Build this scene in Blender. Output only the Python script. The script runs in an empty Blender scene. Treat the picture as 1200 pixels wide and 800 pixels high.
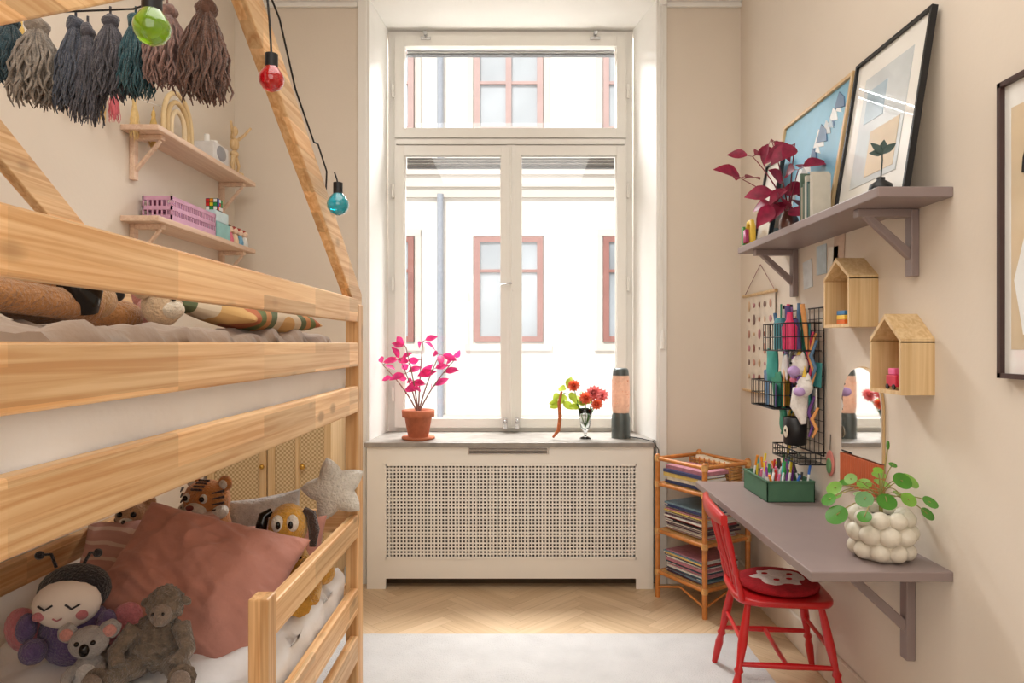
import bpy, bmesh, math, random
from mathutils import Vector, Matrix, Euler, noise
R=random.Random(7)
scene=bpy.context.scene
# ---------------------------------------------------------------- colour + materials
def lin(v):
    v/=255.0
    return v/12.92 if v<=0.04045 else ((v+0.055)/1.055)**2.4
def C(r,g,b): return (lin(r),lin(g),lin(b))
def mul(c,k): return tuple(min(1,max(0,x*k)) for x in c)
def newmat(name):
    m=bpy.data.materials.new(name); m.use_nodes=True
    nt=m.node_tree; b=nt.nodes['Principled BSDF']
    return m,nt,b
def M(name,col,rough=.6,var=.08,scale=20,bump=0.0,bscale=None,metal=0,stretch=(1,1,1),coat=0,trans=0,sheen=0,emis=0,detail=3,ior=1.45,leafy=0):
    m,nt,b=newmat(name); L=nt.links
    tc=nt.nodes.new('ShaderNodeTexCoord'); mp=nt.nodes.new('ShaderNodeMapping'); mp.inputs['Scale'].default_value=stretch
    L.new(tc.outputs['Object'],mp.inputs['Vector'])
    n=nt.nodes.new('ShaderNodeTexNoise'); n.inputs['Scale'].default_value=scale; n.inputs['Detail'].default_value=detail
    L.new(mp.outputs['Vector'],n.inputs['Vector'])
    r=nt.nodes.new('ShaderNodeValToRGB')
    r.color_ramp.elements[0].position=.3; r.color_ramp.elements[1].position=.7
    r.color_ramp.elements[0].color=(*mul(col,1-var),1); r.color_ramp.elements[1].color=(*mul(col,1+var),1)
    L.new(n.outputs['Fac'],r.inputs['Fac']); L.new(r.outputs['Color'],b.inputs['Base Color'])
    b.inputs['Roughness'].default_value=rough; b.inputs['Metallic'].default_value=metal
    b.inputs['Coat Weight'].default_value=coat; b.inputs['Transmission Weight'].default_value=trans
    b.inputs['Sheen Weight'].default_value=sheen; b.inputs['IOR'].default_value=ior
    if emis:
        L.new(r.outputs['Color'],b.inputs['Emission Color']); b.inputs['Emission Strength'].default_value=emis
    if bump:
        n2=nt.nodes.new('ShaderNodeTexNoise'); n2.inputs['Scale'].default_value=bscale or scale*3; n2.inputs['Detail'].default_value=4
        L.new(mp.outputs['Vector'],n2.inputs['Vector'])
        bp=nt.nodes.new('ShaderNodeBump'); bp.inputs['Strength'].default_value=bump; bp.inputs['Distance'].default_value=.01
        L.new(n2.outputs['Fac'],bp.inputs['Height']); L.new(bp.outputs['Normal'],b.inputs['Normal'])
    if leafy:
        t=nt.nodes.new('ShaderNodeBsdfTranslucent'); L.new(r.outputs['Color'],t.inputs['Color'])
        ms=nt.nodes.new('ShaderNodeMixShader'); ms.inputs[0].default_value=leafy
        L.new(b.outputs[0],ms.inputs[1]); L.new(t.outputs[0],ms.inputs[2]); L.new(ms.outputs[0],nt.nodes['Material Output'].inputs[0])
    return m
def WOOD(name,c1,c2,axis,block=(2.6,22),rough=.45,knots=True,blockamt=.5,rotz=0):
    m,nt,b=newmat(name); L=nt.links; N=nt.nodes.new
    tc=N('ShaderNodeTexCoord'); mp0=N('ShaderNodeMapping'); mp0.inputs['Rotation'].default_value=(0,0,rotz)
    L.new(tc.outputs['Object'],mp0.inputs['Vector'])
    def sc(al,ac):
        v=[ac,ac,ac]; v[axis]=al
        x=N('ShaderNodeVectorMath'); x.operation='MULTIPLY'; x.inputs[1].default_value=v
        L.new(mp0.outputs['Vector'],x.inputs[0]); return x.outputs[0]
    n=N('ShaderNodeTexNoise'); n.inputs['Scale'].default_value=1; n.inputs['Detail'].default_value=6; n.inputs['Distortion'].default_value=1.1
    L.new(sc(1.4,62),n.inputs['Vector'])
    r=N('ShaderNodeValToRGB'); r.color_ramp.elements[0].position=.36; r.color_ramp.elements[1].position=.64
    r.color_ramp.elements[0].color=(*c2,1); r.color_ramp.elements[1].color=(*c1,1)
    L.new(n.outputs['Fac'],r.inputs['Fac'])
    f=N('ShaderNodeVectorMath'); f.operation='FLOOR'; L.new(sc(*block),f.inputs[0])
    w=N('ShaderNodeTexWhiteNoise'); w.noise_dimensions='3D'; L.new(f.outputs[0],w.inputs['Vector'])
    mr=N('ShaderNodeMapRange'); mr.inputs['To Min'].default_value=1-.30*blockamt; mr.inputs['To Max'].default_value=1+.16*blockamt
    L.new(w.outputs['Value'],mr.inputs['Value'])
    mx=N('ShaderNodeVectorMath'); mx.operation='SCALE'; L.new(r.outputs['Color'],mx.inputs[0]); L.new(mr.outputs[0],mx.inputs['Scale'])
    out=mx.outputs[0]
    if knots:
        v=N('ShaderNodeTexVoronoi'); v.inputs['Scale'].default_value=1; L.new(sc(5,10),v.inputs['Vector'])
        kr=N('ShaderNodeValToRGB'); kr.color_ramp.elements[0].position=.10; kr.color_ramp.elements[1].position=.20
        kr.color_ramp.elements[0].color=(.65,.65,.65,1); kr.color_ramp.elements[1].color=(0,0,0,1)
        L.new(v.outputs['Distance'],kr.inputs['Fac'])
        k=N('ShaderNodeMix'); k.data_type='RGBA'; L.new(kr.outputs['Color'],k.inputs[0]); L.new(out,k.inputs[6]); k.inputs[7].default_value=(*mul(c2,.45),1)
        out=k.outputs[2]
    L.new(out,b.inputs['Base Color']); b.inputs['Roughness'].default_value=rough
    bp=N('ShaderNodeBump'); bp.inputs['Strength'].default_value=.08; bp.inputs['Distance'].default_value=.005
    L.new(n.outputs['Fac'],bp.inputs['Height']); L.new(bp.outputs['Normal'],b.inputs['Normal'])
    return m
def CANE(name):
    m,nt,b=newmat(name); L=nt.links; N=nt.nodes.new
    tc=N('ShaderNodeTexCoord'); ck=N('ShaderNodeTexChecker'); ck.inputs['Scale'].default_value=95
    ck.inputs[1].default_value=(*C(222,200,160),1); ck.inputs[2].default_value=(*C(184,156,112),1)
    L.new(tc.outputs['Object'],ck.inputs['Vector']); L.new(ck.outputs['Color'],b.inputs['Base Color']); b.inputs['Roughness'].default_value=.6
    return m
def RINGS(name,centre,scale,cols):
    m,nt,b=newmat(name); L=nt.links; N=nt.nodes.new
    tc=N('ShaderNodeTexCoord'); d=N('ShaderNodeVectorMath'); d.operation='SUBTRACT'; d.inputs[1].default_value=centre; L.new(tc.outputs['Object'],d.inputs[0])
    e=N('ShaderNodeVectorMath'); e.operation='LENGTH'; L.new(d.outputs[0],e.inputs[0])
    q=N('ShaderNodeMath'); q.operation='MULTIPLY'; q.inputs[1].default_value=1/scale; L.new(e.outputs['Value'],q.inputs[0])
    f=N('ShaderNodeMath'); f.operation='FRACT'; L.new(q.outputs[0],f.inputs[0])
    r=N('ShaderNodeValToRGB'); r.color_ramp.interpolation='CONSTANT'; el=r.color_ramp.elements
    while len(el)<len(cols): el.new(.5)
    for i,c in enumerate(cols): el[i].position=i/len(cols); el[i].color=(*C(*c),1)
    L.new(f.outputs[0],r.inputs['Fac']); L.new(r.outputs['Color'],b.inputs['Base Color']); b.inputs['Roughness'].default_value=.95
    return m
# ---------------------------------------------------------------- mesh builder
class MB:
    def __init__(s,name): s.name=name; s.v=[]; s.f=[]; s.fm=[]; s.fs=[]; s.mats=[]; s.T=Matrix.Identity(4)
    def mi(s,m):
        if m not in s.mats: s.mats.append(m)
        return s.mats.index(m)
    def add(s,vs,fs,mat,smooth=True):
        o=len(s.v); T=s.T
        s.v+= [tuple(T@Vector(p)) for p in vs]; k=s.mi(mat)
        for f in fs: s.f.append([i+o for i in f]); s.fm.append(k); s.fs.append(smooth)
    def box(s,lo,hi,mat,rot=None,piv=None):
        x0,y0,z0=lo; x1,y1,z1=hi
        vs=[Vector(p) for p in [(x0,y0,z0),(x1,y0,z0),(x1,y1,z0),(x0,y1,z0),(x0,y0,z1),(x1,y0,z1),(x1,y1,z1),(x0,y1,z1)]]
        if rot is not None:
            c=Vector(piv) if piv is not None else Vector(((x0+x1)/2,(y0+y1)/2,(z0+z1)/2))
            Rm=Euler(rot).to_matrix(); vs=[Rm@(p-c)+c for p in vs]
        s.add(vs,[(0,3,2,1),(4,5,6,7),(0,1,5,4),(1,2,6,5),(2,3,7,6),(3,0,4,7)],mat,False)
    def cb(s,c,sz,mat,rot=None):
        s.box((c[0]-sz[0]/2,c[1]-sz[1]/2,c[2]-sz[2]/2),(c[0]+sz[0]/2,c[1]+sz[1]/2,c[2]+sz[2]/2),mat,rot)
    def prism(s,poly,axis,a,b,mat,smooth=False):
        def p3(p,t):
            if axis==0: return (t,p[0],p[1])
            if axis==1: return (p[0],t,p[1])
            return (p[0],p[1],t)
        n=len(poly); vs=[p3(p,a) for p in poly]+[p3(p,b) for p in poly]
        fs=[tuple(range(n)),tuple(range(2*n-1,n-1,-1))]+[(i,(i+1)%n,(i+1)%n+n,i+n) for i in range(n)]
        s.add(vs,fs,mat,smooth)
    def loft(s,rings,mat,caps=True,closed=False,smooth=True):
        n=len(rings[0]); vs=[p for r in rings for p in r]; fs=[]
        m=len(rings)
        for i in range(m if closed else m-1):
            for j in range(n):
                a=i*n+j; b=i*n+(j+1)%n; c=((i+1)%m)*n+(j+1)%n; d=((i+1)%m)*n+j
                fs.append((a,b,c,d))
        s.add(vs,fs,mat,smooth)
        if caps and not closed:
            s.add(rings[0],[tuple(range(n))],mat,False); s.add(rings[-1],[tuple(range(n))],mat,False)
    def tube(s,path,r,mat,n=8,caps=True):
        P=[Vector(p) for p in path]; m=len(P)
        rr=r if isinstance(r,(list,tuple)) else [r]*m
        t0=(P[1]-P[0]).normalized(); up=Vector((0,0,1)) if abs(t0.z)<.9 else Vector((1,0,0))
        nx=t0.cross(up).normalized(); rings=[]
        for i in range(m):
            t=(P[min(i+1,m-1)]-P[max(i-1,0)])
            if t.length<1e-9: t=t0
            t=t.normalized(); nx=(nx-t*nx.dot(t))
            nx=nx.normalized() if nx.length>1e-6 else t.orthogonal().normalized()
            ny=t.cross(nx)
            rings.append([P[i]+(nx*math.cos(2*math.pi*k/n)+ny*math.sin(2*math.pi*k/n))*rr[i] for k in range(n)])
        s.loft(rings,mat,caps)
    def cyl(s,a,b,r,mat,r2=None,n=16): s.tube([a,b],[r,r if r2 is None else r2],mat,n)
    def lathe(s,c,prof,mat,n=24,sx=1,sy=1):
        rings=[[(c[0]+r*sx*math.cos(2*math.pi*k/n),c[1]+r*sy*math.sin(2*math.pi*k/n),c[2]+z) for k in range(n)] for r,z in prof]
        s.loft(rings,mat,True)
    def ell(s,c,r,mat,rot=(0,0,0),nu=16,nv=10,nz=0,ns=20):
        if not isinstance(r,(tuple,list)): r=(r,r,r)
        Rm=Euler(rot).to_matrix(); c=Vector(c); rings=[]
        for i in range(nv+1):
            ph=math.pi*(i+.0)/nv; ph=max(.02,min(math.pi-.02,ph)); ring=[]
            for k in range(nu):
                th=2*math.pi*k/nu; p=Vector((r[0]*math.sin(ph)*math.cos(th),r[1]*math.sin(ph)*math.sin(th),r[2]*math.cos(ph)))
                if nz: p*=1+nz*noise.noise((p+c)*ns)
                ring.append(Rm@p+c)
            rings.append(ring)
        s.loft(rings,mat,True)
    def leaf(s,base,d,L,W,mat,up=(0,0,1),bend=.3,n=6,fold=.15,pw=.8):
        base=Vector(base); d=Vector(d).normalized(); u=Vector(up); side=d.cross(u)
        side=side.normalized() if side.length>1e-4 else d.orthogonal().normalized(); nn=side.cross(d).normalized()
        vs=[];fs=[]
        for i in range(n+1):
            t=i/n; c=base+d*L*t-nn*bend*L*t*t; w=W*.5*math.sin(math.pi*min(1,max(.03,t)**pw))+.0006
            vs+= [c-side*w+nn*w*fold*2,c,c+side*w+nn*w*fold*2]
        for i in range(n):
            a=i*3; fs+=[(a,a+1,a+4,a+3),(a+1,a+2,a+5,a+4)]
        s.add(vs,fs,mat)
    def disc(s,c,nrm,r,mat,n=18,cup=.1):
        c=Vector(c); q=Vector(nrm).normalized().to_track_quat('Z','Y')
        vs=[c-Vector(nrm).normalized()*r*cup]
        for k in range(n): vs.append(c+q@Vector((r*math.cos(2*math.pi*k/n),r*math.sin(2*math.pi*k/n),0)))
        s.add(vs,[(0,1+k,1+(k+1)%n) for k in range(n)],mat)
    def cushion(s,c,w,h,t,rot,mat,n=22,wr=.012,seed=0,pinch=.1,ws=7,fold=0):
        Rm=Euler(rot).to_matrix(); c=Vector(c)
        def pt(i,j,sg):
            u=-1+2*i/n; v=-1+2*j/n
            u=math.sin(u*math.pi/2); v=math.sin(v*math.pi/2)
            x=w/2*u*(1-pinch*(1-v*v)); y=h/2*v*(1-pinch*(1-u*u))
            e=max(0,(1-u*u)*(1-v*v)); z=sg*t/2*e**.42
            q=Vector((x*ws+seed,y*ws,sg*3+seed)); rd=1-abs(noise.noise(q*1.4+Vector((9,2,4))))*2
            z+=wr*noise.noise(q)*e**.3*2+wr*.9*noise.noise(q*2.7)*e**.3+wr*.8*max(0,rd)**3*e**.3
            if fold:
                q2=Vector((x*5+y*9+seed,y*3-x*2,sg)); z+=fold*max(0,1-abs(noise.noise(q2*1.5))*3.2)*e**.25+fold*.6*max(0,1-abs(noise.noise(q2*2.6+Vector((3,3,3))))*3)*e**.25
            return Rm@Vector((x,y,z))+c
        for sg in (1,-1):
            vs=[pt(i,j,sg) for i in range(n+1) for j in range(n+1)]
            fs=[(i*(n+1)+j,(i+1)*(n+1)+j,(i+1)*(n+1)+j+1,i*(n+1)+j+1) for i in range(n) for j in range(n)]
            if sg<0: fs=[f[::-1] for f in fs]
            s.add(vs,fs,mat)
    def tassel(s,top,L,r,mat,nst=40,seed=0,tie=None,fine=1):
        rr=random.Random(seed); top=Vector(top)
        s.tube([top+Vector((0,0,.02)),top],.0025,tie or mat,5)
        s.ell(top+Vector((0,0,-L*.07)),(r*.45,r*.45,L*.1),mat,nz=.35,ns=70)
        s.cyl(top+Vector((0,0,-L*.15)),top+Vector((0,0,-L*.18)),r*.40,tie or mat,n=10)
        s.ell(top+Vector((0,0,-L*.5)),(r*.72,r*.72,L*.36),mat,nz=.3,ns=60)
        for k in range(nst):
            a=rr.uniform(0,6.28); q=math.sqrt(rr.random()); ex=r*q*rr.uniform(.85,1.15); LL=L*rr.uniform(.80,1.04)
            ph=rr.uniform(0,6.28); am=r*.16; fr=rr.uniform(8,16); path=[]
            for i in range(9):
                t=i/8; e=r*.3*q+(ex-r*.3*q)*math.sin(min(1,t*1.5)*math.pi/2)
                path.append(top+Vector((e*math.cos(a)+am*t*math.sin(ph+t*fr),e*math.sin(a)+am*t*math.cos(ph+t*fr),-L*.12-(LL-L*.12)*t)))
            s.tube(path,[r*.06*fine]*8+[r*.025],mat,5)
    def done(s,bevel=0,recalc=True):
        me=bpy.data.meshes.new(s.name); me.from_pydata(s.v,[],s.f); me.update()
        for m in s.mats: me.materials.append(m)
        me.polygons.foreach_set('material_index',s.fm); me.polygons.foreach_set('use_smooth',s.fs)
        if recalc:
            bm=bmesh.new(); bm.from_mesh(me)
            bmesh.ops.recalc_face_normals(bm,faces=bm.faces); bm.to_mesh(me); bm.free()
        ob=bpy.data.objects.new(s.name,me); scene.collection.objects.link(ob)
        if bevel:
            b=ob.modifiers.new('bevel','BEVEL'); b.width=bevel; b.segments=2; b.limit_method='ANGLE'; b.angle_limit=math.radians(50)
        return ob
def V(*a): return Vector(a)
# ---------------------------------------------------------------- palette
wallm=M('wall_paint',C(226,214,199),.85,.02,3,.05,60)
white=M('white_paint',C(243,241,236),.45,.015,6)
ceilm=M('ceiling_paint',C(240,238,232),.9,.01,4)
pc1,pc2=C(240,200,148),C(212,158,102)
pineY=WOOD('pine_y',pc1,pc2,1,blockamt=.8)
pineX=WOOD('pine_x',pc1,pc2,0)
pineZ=WOOD('pine_z',C(234,190,136),C(204,150,94),2,block=(1.2,12))
beech=WOOD('shelf_beech',C(234,206,182),C(218,184,158),1,knots=False,blockamt=.15)
birch=WOOD('house_birch',C(226,196,150),C(206,170,120),2,knots=False,blockamt=.1)
mauve=M('taupe_paint',C(144,128,125),.38,.03,8)
black=M('black_plastic',C(22,22,24),.4,.1,20)
blkmetal=M('black_wire',C(25,25,27),.4,.1,20,metal=.3)
chrome=M('chrome',C(200,200,200),.25,.05,20,metal=1)
sheet=M('white_sheet',C(244,243,243),.9,.015,8,.3,25,sheen=.2)
duvetm=M('taupe_duvet',C(164,142,124),.9,.08,10,.4,30,sheen=.3)
pinkm=M('dusty_pink_linen',C(202,144,130),.9,.08,12,.4,40,sheen=.2)
def plushm(n,c,v=.14): return M(n,c,.95,v,60,.9,160,sheen=.4)
# ---------------------------------------------------------------- ROOM SHELL
XL,XR,YB,YF,ZC=-1.549,1.193,3.70,-0.9,3.22
oaks=[]
for d in (0,1):
    ang=math.radians(45)
    for k,(a,b_) in enumerate([((214,186,150),(202,172,136)),((218,190,155),(206,178,142)),((208,179,142),(196,166,130))]):
        oaks.append(WOOD('oak_%d_%d'%(d,k),C(*a),C(*b_),0,block=(.01,.01),knots=False,rough=.36,blockamt=0,rotz=(-ang if d==0 else ang)))
fl=MB('floor'); w=.075; n=6; L=w*n
Rf=Matrix.Rotation(math.radians(45),3,'Z'); g=.0005
def plank(x0,y0,x1,y1,ms):
    pts=[Rf@Vector(p)+Vector((0,1.5,0)) for p in [(x0+g,y0+g,0),(x1-g,y0+g,0),(x1-g,y1-g,0),(x0+g,y1-g,0)]]
    cx=sum(p.x for p in pts)/4; cy=sum(p.y for p in pts)/4
    if XL-.4<cx<XR+.4 and YF-.4<cy<YB+.4: fl.add(pts,[(0,1,2,3)],R.choice(ms),False)
for r in range(-60,60):
    for m in range(-8,8):
        x=r*w+m*2*L; plank(x,r*w,x+L,(r+1)*w,oaks[:3])
        y=(r-2*n+1)*w+m*2*L; plank(r*w,y,(r+1)*w,y+L,oaks[3:])
fo=fl.done(recalc=False)
bm=bmesh.new(); bm.from_mesh(fo.data)
for co,no in (((XL,0,0),(-1,0,0)),((XR,0,0),(1,0,0)),((0,YB,0),(0,1,0)),((0,YF,0),(0,-1,0))):
    bmesh.ops.bisect_plane(bm,geom=bm.verts[:]+bm.edges[:]+bm.faces[:],plane_co=co,plane_no=no,clear_outer=True)
fdark=M('floor_joint',C(150,122,92),.8); fo.data.materials.append(fdark); ki=len(fo.data.materials)-1
def fbx(lo,hi):
    vs=[bm.verts.new(p) for p in [(lo[0],lo[1],lo[2]),(hi[0],lo[1],lo[2]),(hi[0],hi[1],lo[2]),(lo[0],hi[1],lo[2]),(lo[0],lo[1],hi[2]),(hi[0],lo[1],hi[2]),(hi[0],hi[1],hi[2]),(lo[0],hi[1],hi[2])]]
    for f in [(0,3,2,1),(4,5,6,7),(0,1,5,4),(1,2,6,5),(2,3,7,6),(3,0,4,7)]:
        q=bm.faces.new([vs[i] for i in f]); q.material_index=ki
fbx((XL-.1,YF-.1,-.08),(XR+.1,4.16,-.0008))
bm.to_mesh(fo.data); bm.free()
b=MB('ceiling'); b.box((XL-.1,YF-.1,ZC),(XR+.1,4.16,ZC+.1),ceilm); b.done()
b=MB('wall_west'); b.box((XL-.1,YF-.1,0),(XL,4.16,ZC),wallm); b.done()
b=MB('wall_east'); b.box((XR,YF-.1,0),(XR+.1,4.16,ZC),wallm); b.done()
b=MB('wall_south'); b.box((XL,YF-.1,0),(XR,YF,ZC),wallm); b.done()
b=MB('wall_north')
b.prism([(XL,YB),(-.835,YB),(-.80,4.16),(XL,4.16)],2,0,ZC,wallm)
b.prism([(.752,YB),(XR,YB),(XR,4.16),(.685,4.16)],2,0,ZC,wallm)
b.prism([(-.832,4.04),(.752,4.04),(.752,4.16),(-.832,4.16)],2,0,.75,wallm)
b.box((-.83,YB,3.16),(.75,4.16,ZC),white)
b.done()
b=MB('trim_1')
b.prism([(-.834,3.69),(-.815,3.69),(-.787,4.05),(-.80,4.05)],2,0,3.16,white)
b.prism([(.752,3.69),(.735,3.69),(.668,4.05),(.684,4.05)],2,0,3.16,white)
b.box((-.878,3.682,0),(-.832,3.7,3.16),white); b.box((.75,3.682,0),(.79,3.7,3.16),white)
b.done(.003)
b=MB('trim_2')
for x0,x1 in ((XL,-.88),(.79,XR)):
    b.box((x0,3.66,3.14),(x1,3.7,ZC),white); b.box((x0,3.64,3.17),(x1,3.66,ZC),white); b.box((x0,3.68,3.115),(x1,3.7,3.14),white)
b.done(.004)
b=MB('baseboard_north'); b.box((XL+.016,3.684,0),(-.88,3.7,.13),white); b.box((.792,3.684,0),(XR-.016,3.7,.13),white); b.done(.003)
b=MB('baseboard_west'); b.box((XL,YF,0),(XL+.016,3.7,.13),white); b.done(.003)
b=MB('baseboard_east'); b.box((XR-.016,YF,0),(XR,3.7,.13),wallm); b.done(.003)
# ---------------------------------------------------------------- WINDOW
glassm,nt,bs=newmat('window_glass'); nt.nodes.remove(bs)
tr=nt.nodes.new('ShaderNodeBsdfTransparent'); gl=nt.nodes.new('ShaderNodeBsdfGlossy'); gl.inputs['Roughness'].default_value=.02
ms=nt.nodes.new('ShaderNodeMixShader'); ms.inputs[0].default_value=.05
nt.links.new(tr.outputs[0],ms.inputs[1]); nt.links.new(gl.outputs[0],ms.inputs[2]); nt.links.new(ms.outputs[0],nt.nodes['Material Output'].inputs[0])
wf=M('window_frame_paint',C(240,237,230),.35,.01,6)
greym=M('blind_slat',C(150,150,152),.5,.1,10); slatl=M('slat_light',C(205,205,205),.5); brail=M('blind_rail',C(110,112,116),.5)
b=MB('window_1')
def frame(x0,x1,z0,z1,t,y0,y1,m=wf):
    b.box((x0,y0,z0),(x0+t,y1,z1),m); b.box((x1-t,y0,z0),(x1,y1,z1),m)
    b.box((x0+t,y0,z0),(x1-t,y1,z0+t),m); b.box((x0+t,y0,z1-t),(x1-t,y1,z1),m)
frame(-.787,.668,.776,3.155,.052,4.06,4.15)
b.box((-.735,4.055,2.45),(.616,4.15,2.53),wf); b.box((-.735,4.03,2.475),(.616,4.06,2.505),wf)
b.box((-.08,4.08,.82),(-.03,4.15,2.46),wf)
frame(-.745,.626,2.515,3.115,.058,4.035,4.085)
frame(-.745,-.058,.80,2.468,.056,4.035,4.085)
frame(-.054,.626,.80,2.468,.056,4.035,4.085)
b.box((-.082,4.022,.80),(-.030,4.036,2.468),wf)
for x0,x1,z0,z1 in ((-.69,.57,2.57,3.06),(-.69,-.112,.855,2.415),(.0,.572,.855,2.415)):
    b.box((x0,4.062,z0),(x1,4.066,z1),glassm)
    b.box((x0,4.055,z0),(x0+.008,4.075,z1),wf); b.box((x1-.008,4.055,z0),(x1,4.075,z1),wf)
for x0,x1,zt,k in ((-.68,.56,3.055,2),(-.68,-.12,2.41,5),(.008,.562,2.41,5)):
    for i in range(k): b.box((x0,4.09,zt-.010*i-.007),(x1,4.118,zt-.010*i),greym if i%2==0 else slatl)
    b.box((x0,4.088,zt-.010*k-.012),(x1,4.12,zt-.010*k-.002),brail)
b.cyl((-.056,4.012,.82),(-.056,4.012,2.45),.006,wf,n=8)
b.box((-.072,4.008,1.61),(-.040,4.02,1.69),wf); b.tube([(-.056,4.0,1.65),(-.056,3.985,1.65),(-.085,3.98,1.645),(-.115,3.98,1.64)],.006,chrome)
for x in (-.755,.636):
    for z in (2.2,1.65,1.0): b.cyl((x,4.03,z-.04),(x,4.03,z+.04),.009,wf,n=10)
    b.cyl((x,4.03,2.75),(x,4.03,2.83),.009,wf,n=10)
for x in (-.56,.44):
    b.cyl((x,4.03,3.12),(x,4.0,3.12),.012,chrome,n=10); b.box((x-.03,4.02,3.09),(x+.03,4.034,3.105),chrome)
for x in (-.09,-.02): b.box((x-.012,4.0,.80),(x+.012,4.03,.86),chrome); b.ell((x,3.995,.84),.011,chrome)
b.done(.003)
stone=M('sill_stone',C(150,144,136),.35,.18,14)
b=MB('window_sill'); b.box((-.825,3.595,.752),(.715,3.70,.777),stone); b.prism([(-.815,3.70),(.733,3.70),(.672,4.06),(-.787,4.06)],2,.752,.777,stone); b.done(.004)
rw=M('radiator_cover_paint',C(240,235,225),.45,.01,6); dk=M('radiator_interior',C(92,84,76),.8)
b=MB('radiator_cover')
x0,x1,yf=-.814,.702,3.612
b.box((x0,yf,0),(x0+.10,yf+.02,.752),rw); b.box((x1-.09,yf,0),(x1,yf+.02,.752),rw)
b.box((x0+.10,yf,.655),(x1-.09,yf+.02,.752),rw); b.box((x0+.10,yf,.055),(x1-.09,yf+.02,.165),rw)
b.box((x0,yf+.02,0),(x0+.02,3.68,.752),rw); b.box((x1-.02,yf+.02,0),(x1,3.68,.752),rw)
gx0,gx1,gz0,gz1=x0+.10,x1-.09,.165,.655; p=.0182
for lo,hi in (((gx0-.008,yf-.004,gz0-.008),(gx0+.004,yf,gz1+.008)),((gx1-.004,yf-.004,gz0-.008),(gx1+.008,yf,gz1+.008)),((gx0,yf-.004,gz1-.004),(gx1,yf,gz1+.008)),((gx0,yf-.004,gz0-.008),(gx1,yf,gz0+.004))): b.box(lo,hi,rw)
k=int((gx1-gx0)/p)
for i in range(k+1): x=gx0+(gx1-gx0)*i/k; b.box((x-.0042,yf+.006,gz0),(x+.0042,yf+.009,gz1),rw)
k=int((gz1-gz0)/p)
for i in range(k+1): z=gz0+(gz1-gz0)*i/k; b.box((gx0,yf+.0065,z-.0042),(gx1,yf+.0085,z+.0042),rw)
b.box((-.28,yf-.006,.714),(.15,yf,.748),chrome)
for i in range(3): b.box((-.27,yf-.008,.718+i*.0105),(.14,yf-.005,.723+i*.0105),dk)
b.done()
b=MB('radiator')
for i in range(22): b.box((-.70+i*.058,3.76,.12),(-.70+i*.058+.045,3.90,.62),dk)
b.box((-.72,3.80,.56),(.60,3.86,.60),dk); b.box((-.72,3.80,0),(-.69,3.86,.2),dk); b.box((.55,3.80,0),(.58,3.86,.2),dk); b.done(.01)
b=MB('blind_cord'); b.tube([(.765,3.672,3.15),(.765,3.672,1.36)],.003,white,6); b.tube([(.752,3.672,3.15),(.752,3.672,1.9),(.765,3.672,1.5)],.0015,white,5)
b.lathe((.765,3.672,1.27),[(.004,.1),(.009,.09),(.012,.03),(.013,0)],white,12); b.box((.745,3.66,3.12),(.785,3.682,3.18),white); b.done()
oi=M('outlet_inner',C(215,212,205),.5)
b=MB('power_outlet'); b.box((-1.01,3.688,.67),(-.93,3.70,.75),white)
b.cyl((-.97,3.687,.71),(-.97,3.690,.71),.026,oi); b.cyl((-.98,3.686,.71),(-.98,3.688,.71),.003,black); b.cyl((-.96,3.686,.71),(-.96,3.688,.71),.003,black)
b.done(.002)
b=MB('lamp_cable'); b.tube([(.60,3.80,.781),(.66,3.7,.783),(.70,3.60,.782),(.725,3.585,.74),(.735,3.62,.66)],.003,black,6); b.done()
# ---------------------------------------------------------------- RUG
rugm=M('rug_wool',C(204,202,200),.95,.06,9,.7,220,sheen=.3)
b=MB('area_rug')
nx,ny=60,80; xs=(-.80,.97); ys=(.5,3.03)
vs=[(xs[0]+(xs[1]-xs[0])*i/nx,ys[0]+(ys[1]-ys[0])*j/ny,.011+.0015*noise.noise(V(i*.9,j*.9,0))) for i in range(nx+1) for j in range(ny+1)]
b.add(vs,[(i*(ny+1)+j,(i+1)*(ny+1)+j,(i+1)*(ny+1)+j+1,i*(ny+1)+j+1) for i in range(nx) for j in range(ny)],rugm)
b.box((xs[0],ys[0],.001),(xs[1],ys[1],.0095),rugm)
b.done()
# ---------------------------------------------------------------- BUNK BED
b=MB('bunk_bed')
fx0,fx1=-.608,-.578; bx0,bx1=-1.42,-1.39
for y0,y1 in ((2.43,2.50),(.30,.37)):
    b.box((-.623,y0,.013),(-.577,y1,1.44),pineZ); b.box((-1.42,y0,0),(-1.375,y1,1.44),pineZ)
for z0,z1 in ((1.376,1.458),(1.218,1.302),(1.055,1.148)):
    b.box((fx0,.37,z0),(fx1,2.43,z1),pineY)
for z0,z1 in ((1.218,1.302),(1.055,1.148)):
    b.box((bx0,.37,z0),(bx1,2.43,z1),pineY)
for z0,z1 in ((.62,.70),(.34,.43)): b.box((bx0,.37,z0),(bx1,2.43,z1),pineY)
b.box((fx0,.37,.34),(fx1,2.43,.43),pineY); b.box((fx0,.37,.17),(fx1,2.43,.26),pineY)
b.box((fx0,1.585,.61),(fx1,2.43,.69),pineY)
b.box((-.612,1.53,.26),(-.566,1.585,.725),pineZ)
for y0,y1 in ((2.45,2.48),(.32,.35)):
    for z0,z1 in ((1.218,1.302),(1.055,1.148),(.62,.70),(.34,.43)): b.box((-1.375,y0,z0),(-.623,y1,z1),pineX)
b.box((-1.385,.37,1.075),(-.612,2.43,1.095),pineX); b.box((-1.385,.37,.345),(-.612,2.43,.365),pineX)
for xa,xb in ((-.613,-.580),(-1.418,-1.386)):
    b.prism([(2.497,1.478),(1.4,2.16),(1.4,2.05),(2.497,1.368)],0,xa,xb,pineY)
    b.prism([(.303,1.478),(.303,1.368),(1.4,2.05),(1.4,2.16)],0,xa,xb,pineY)
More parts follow.
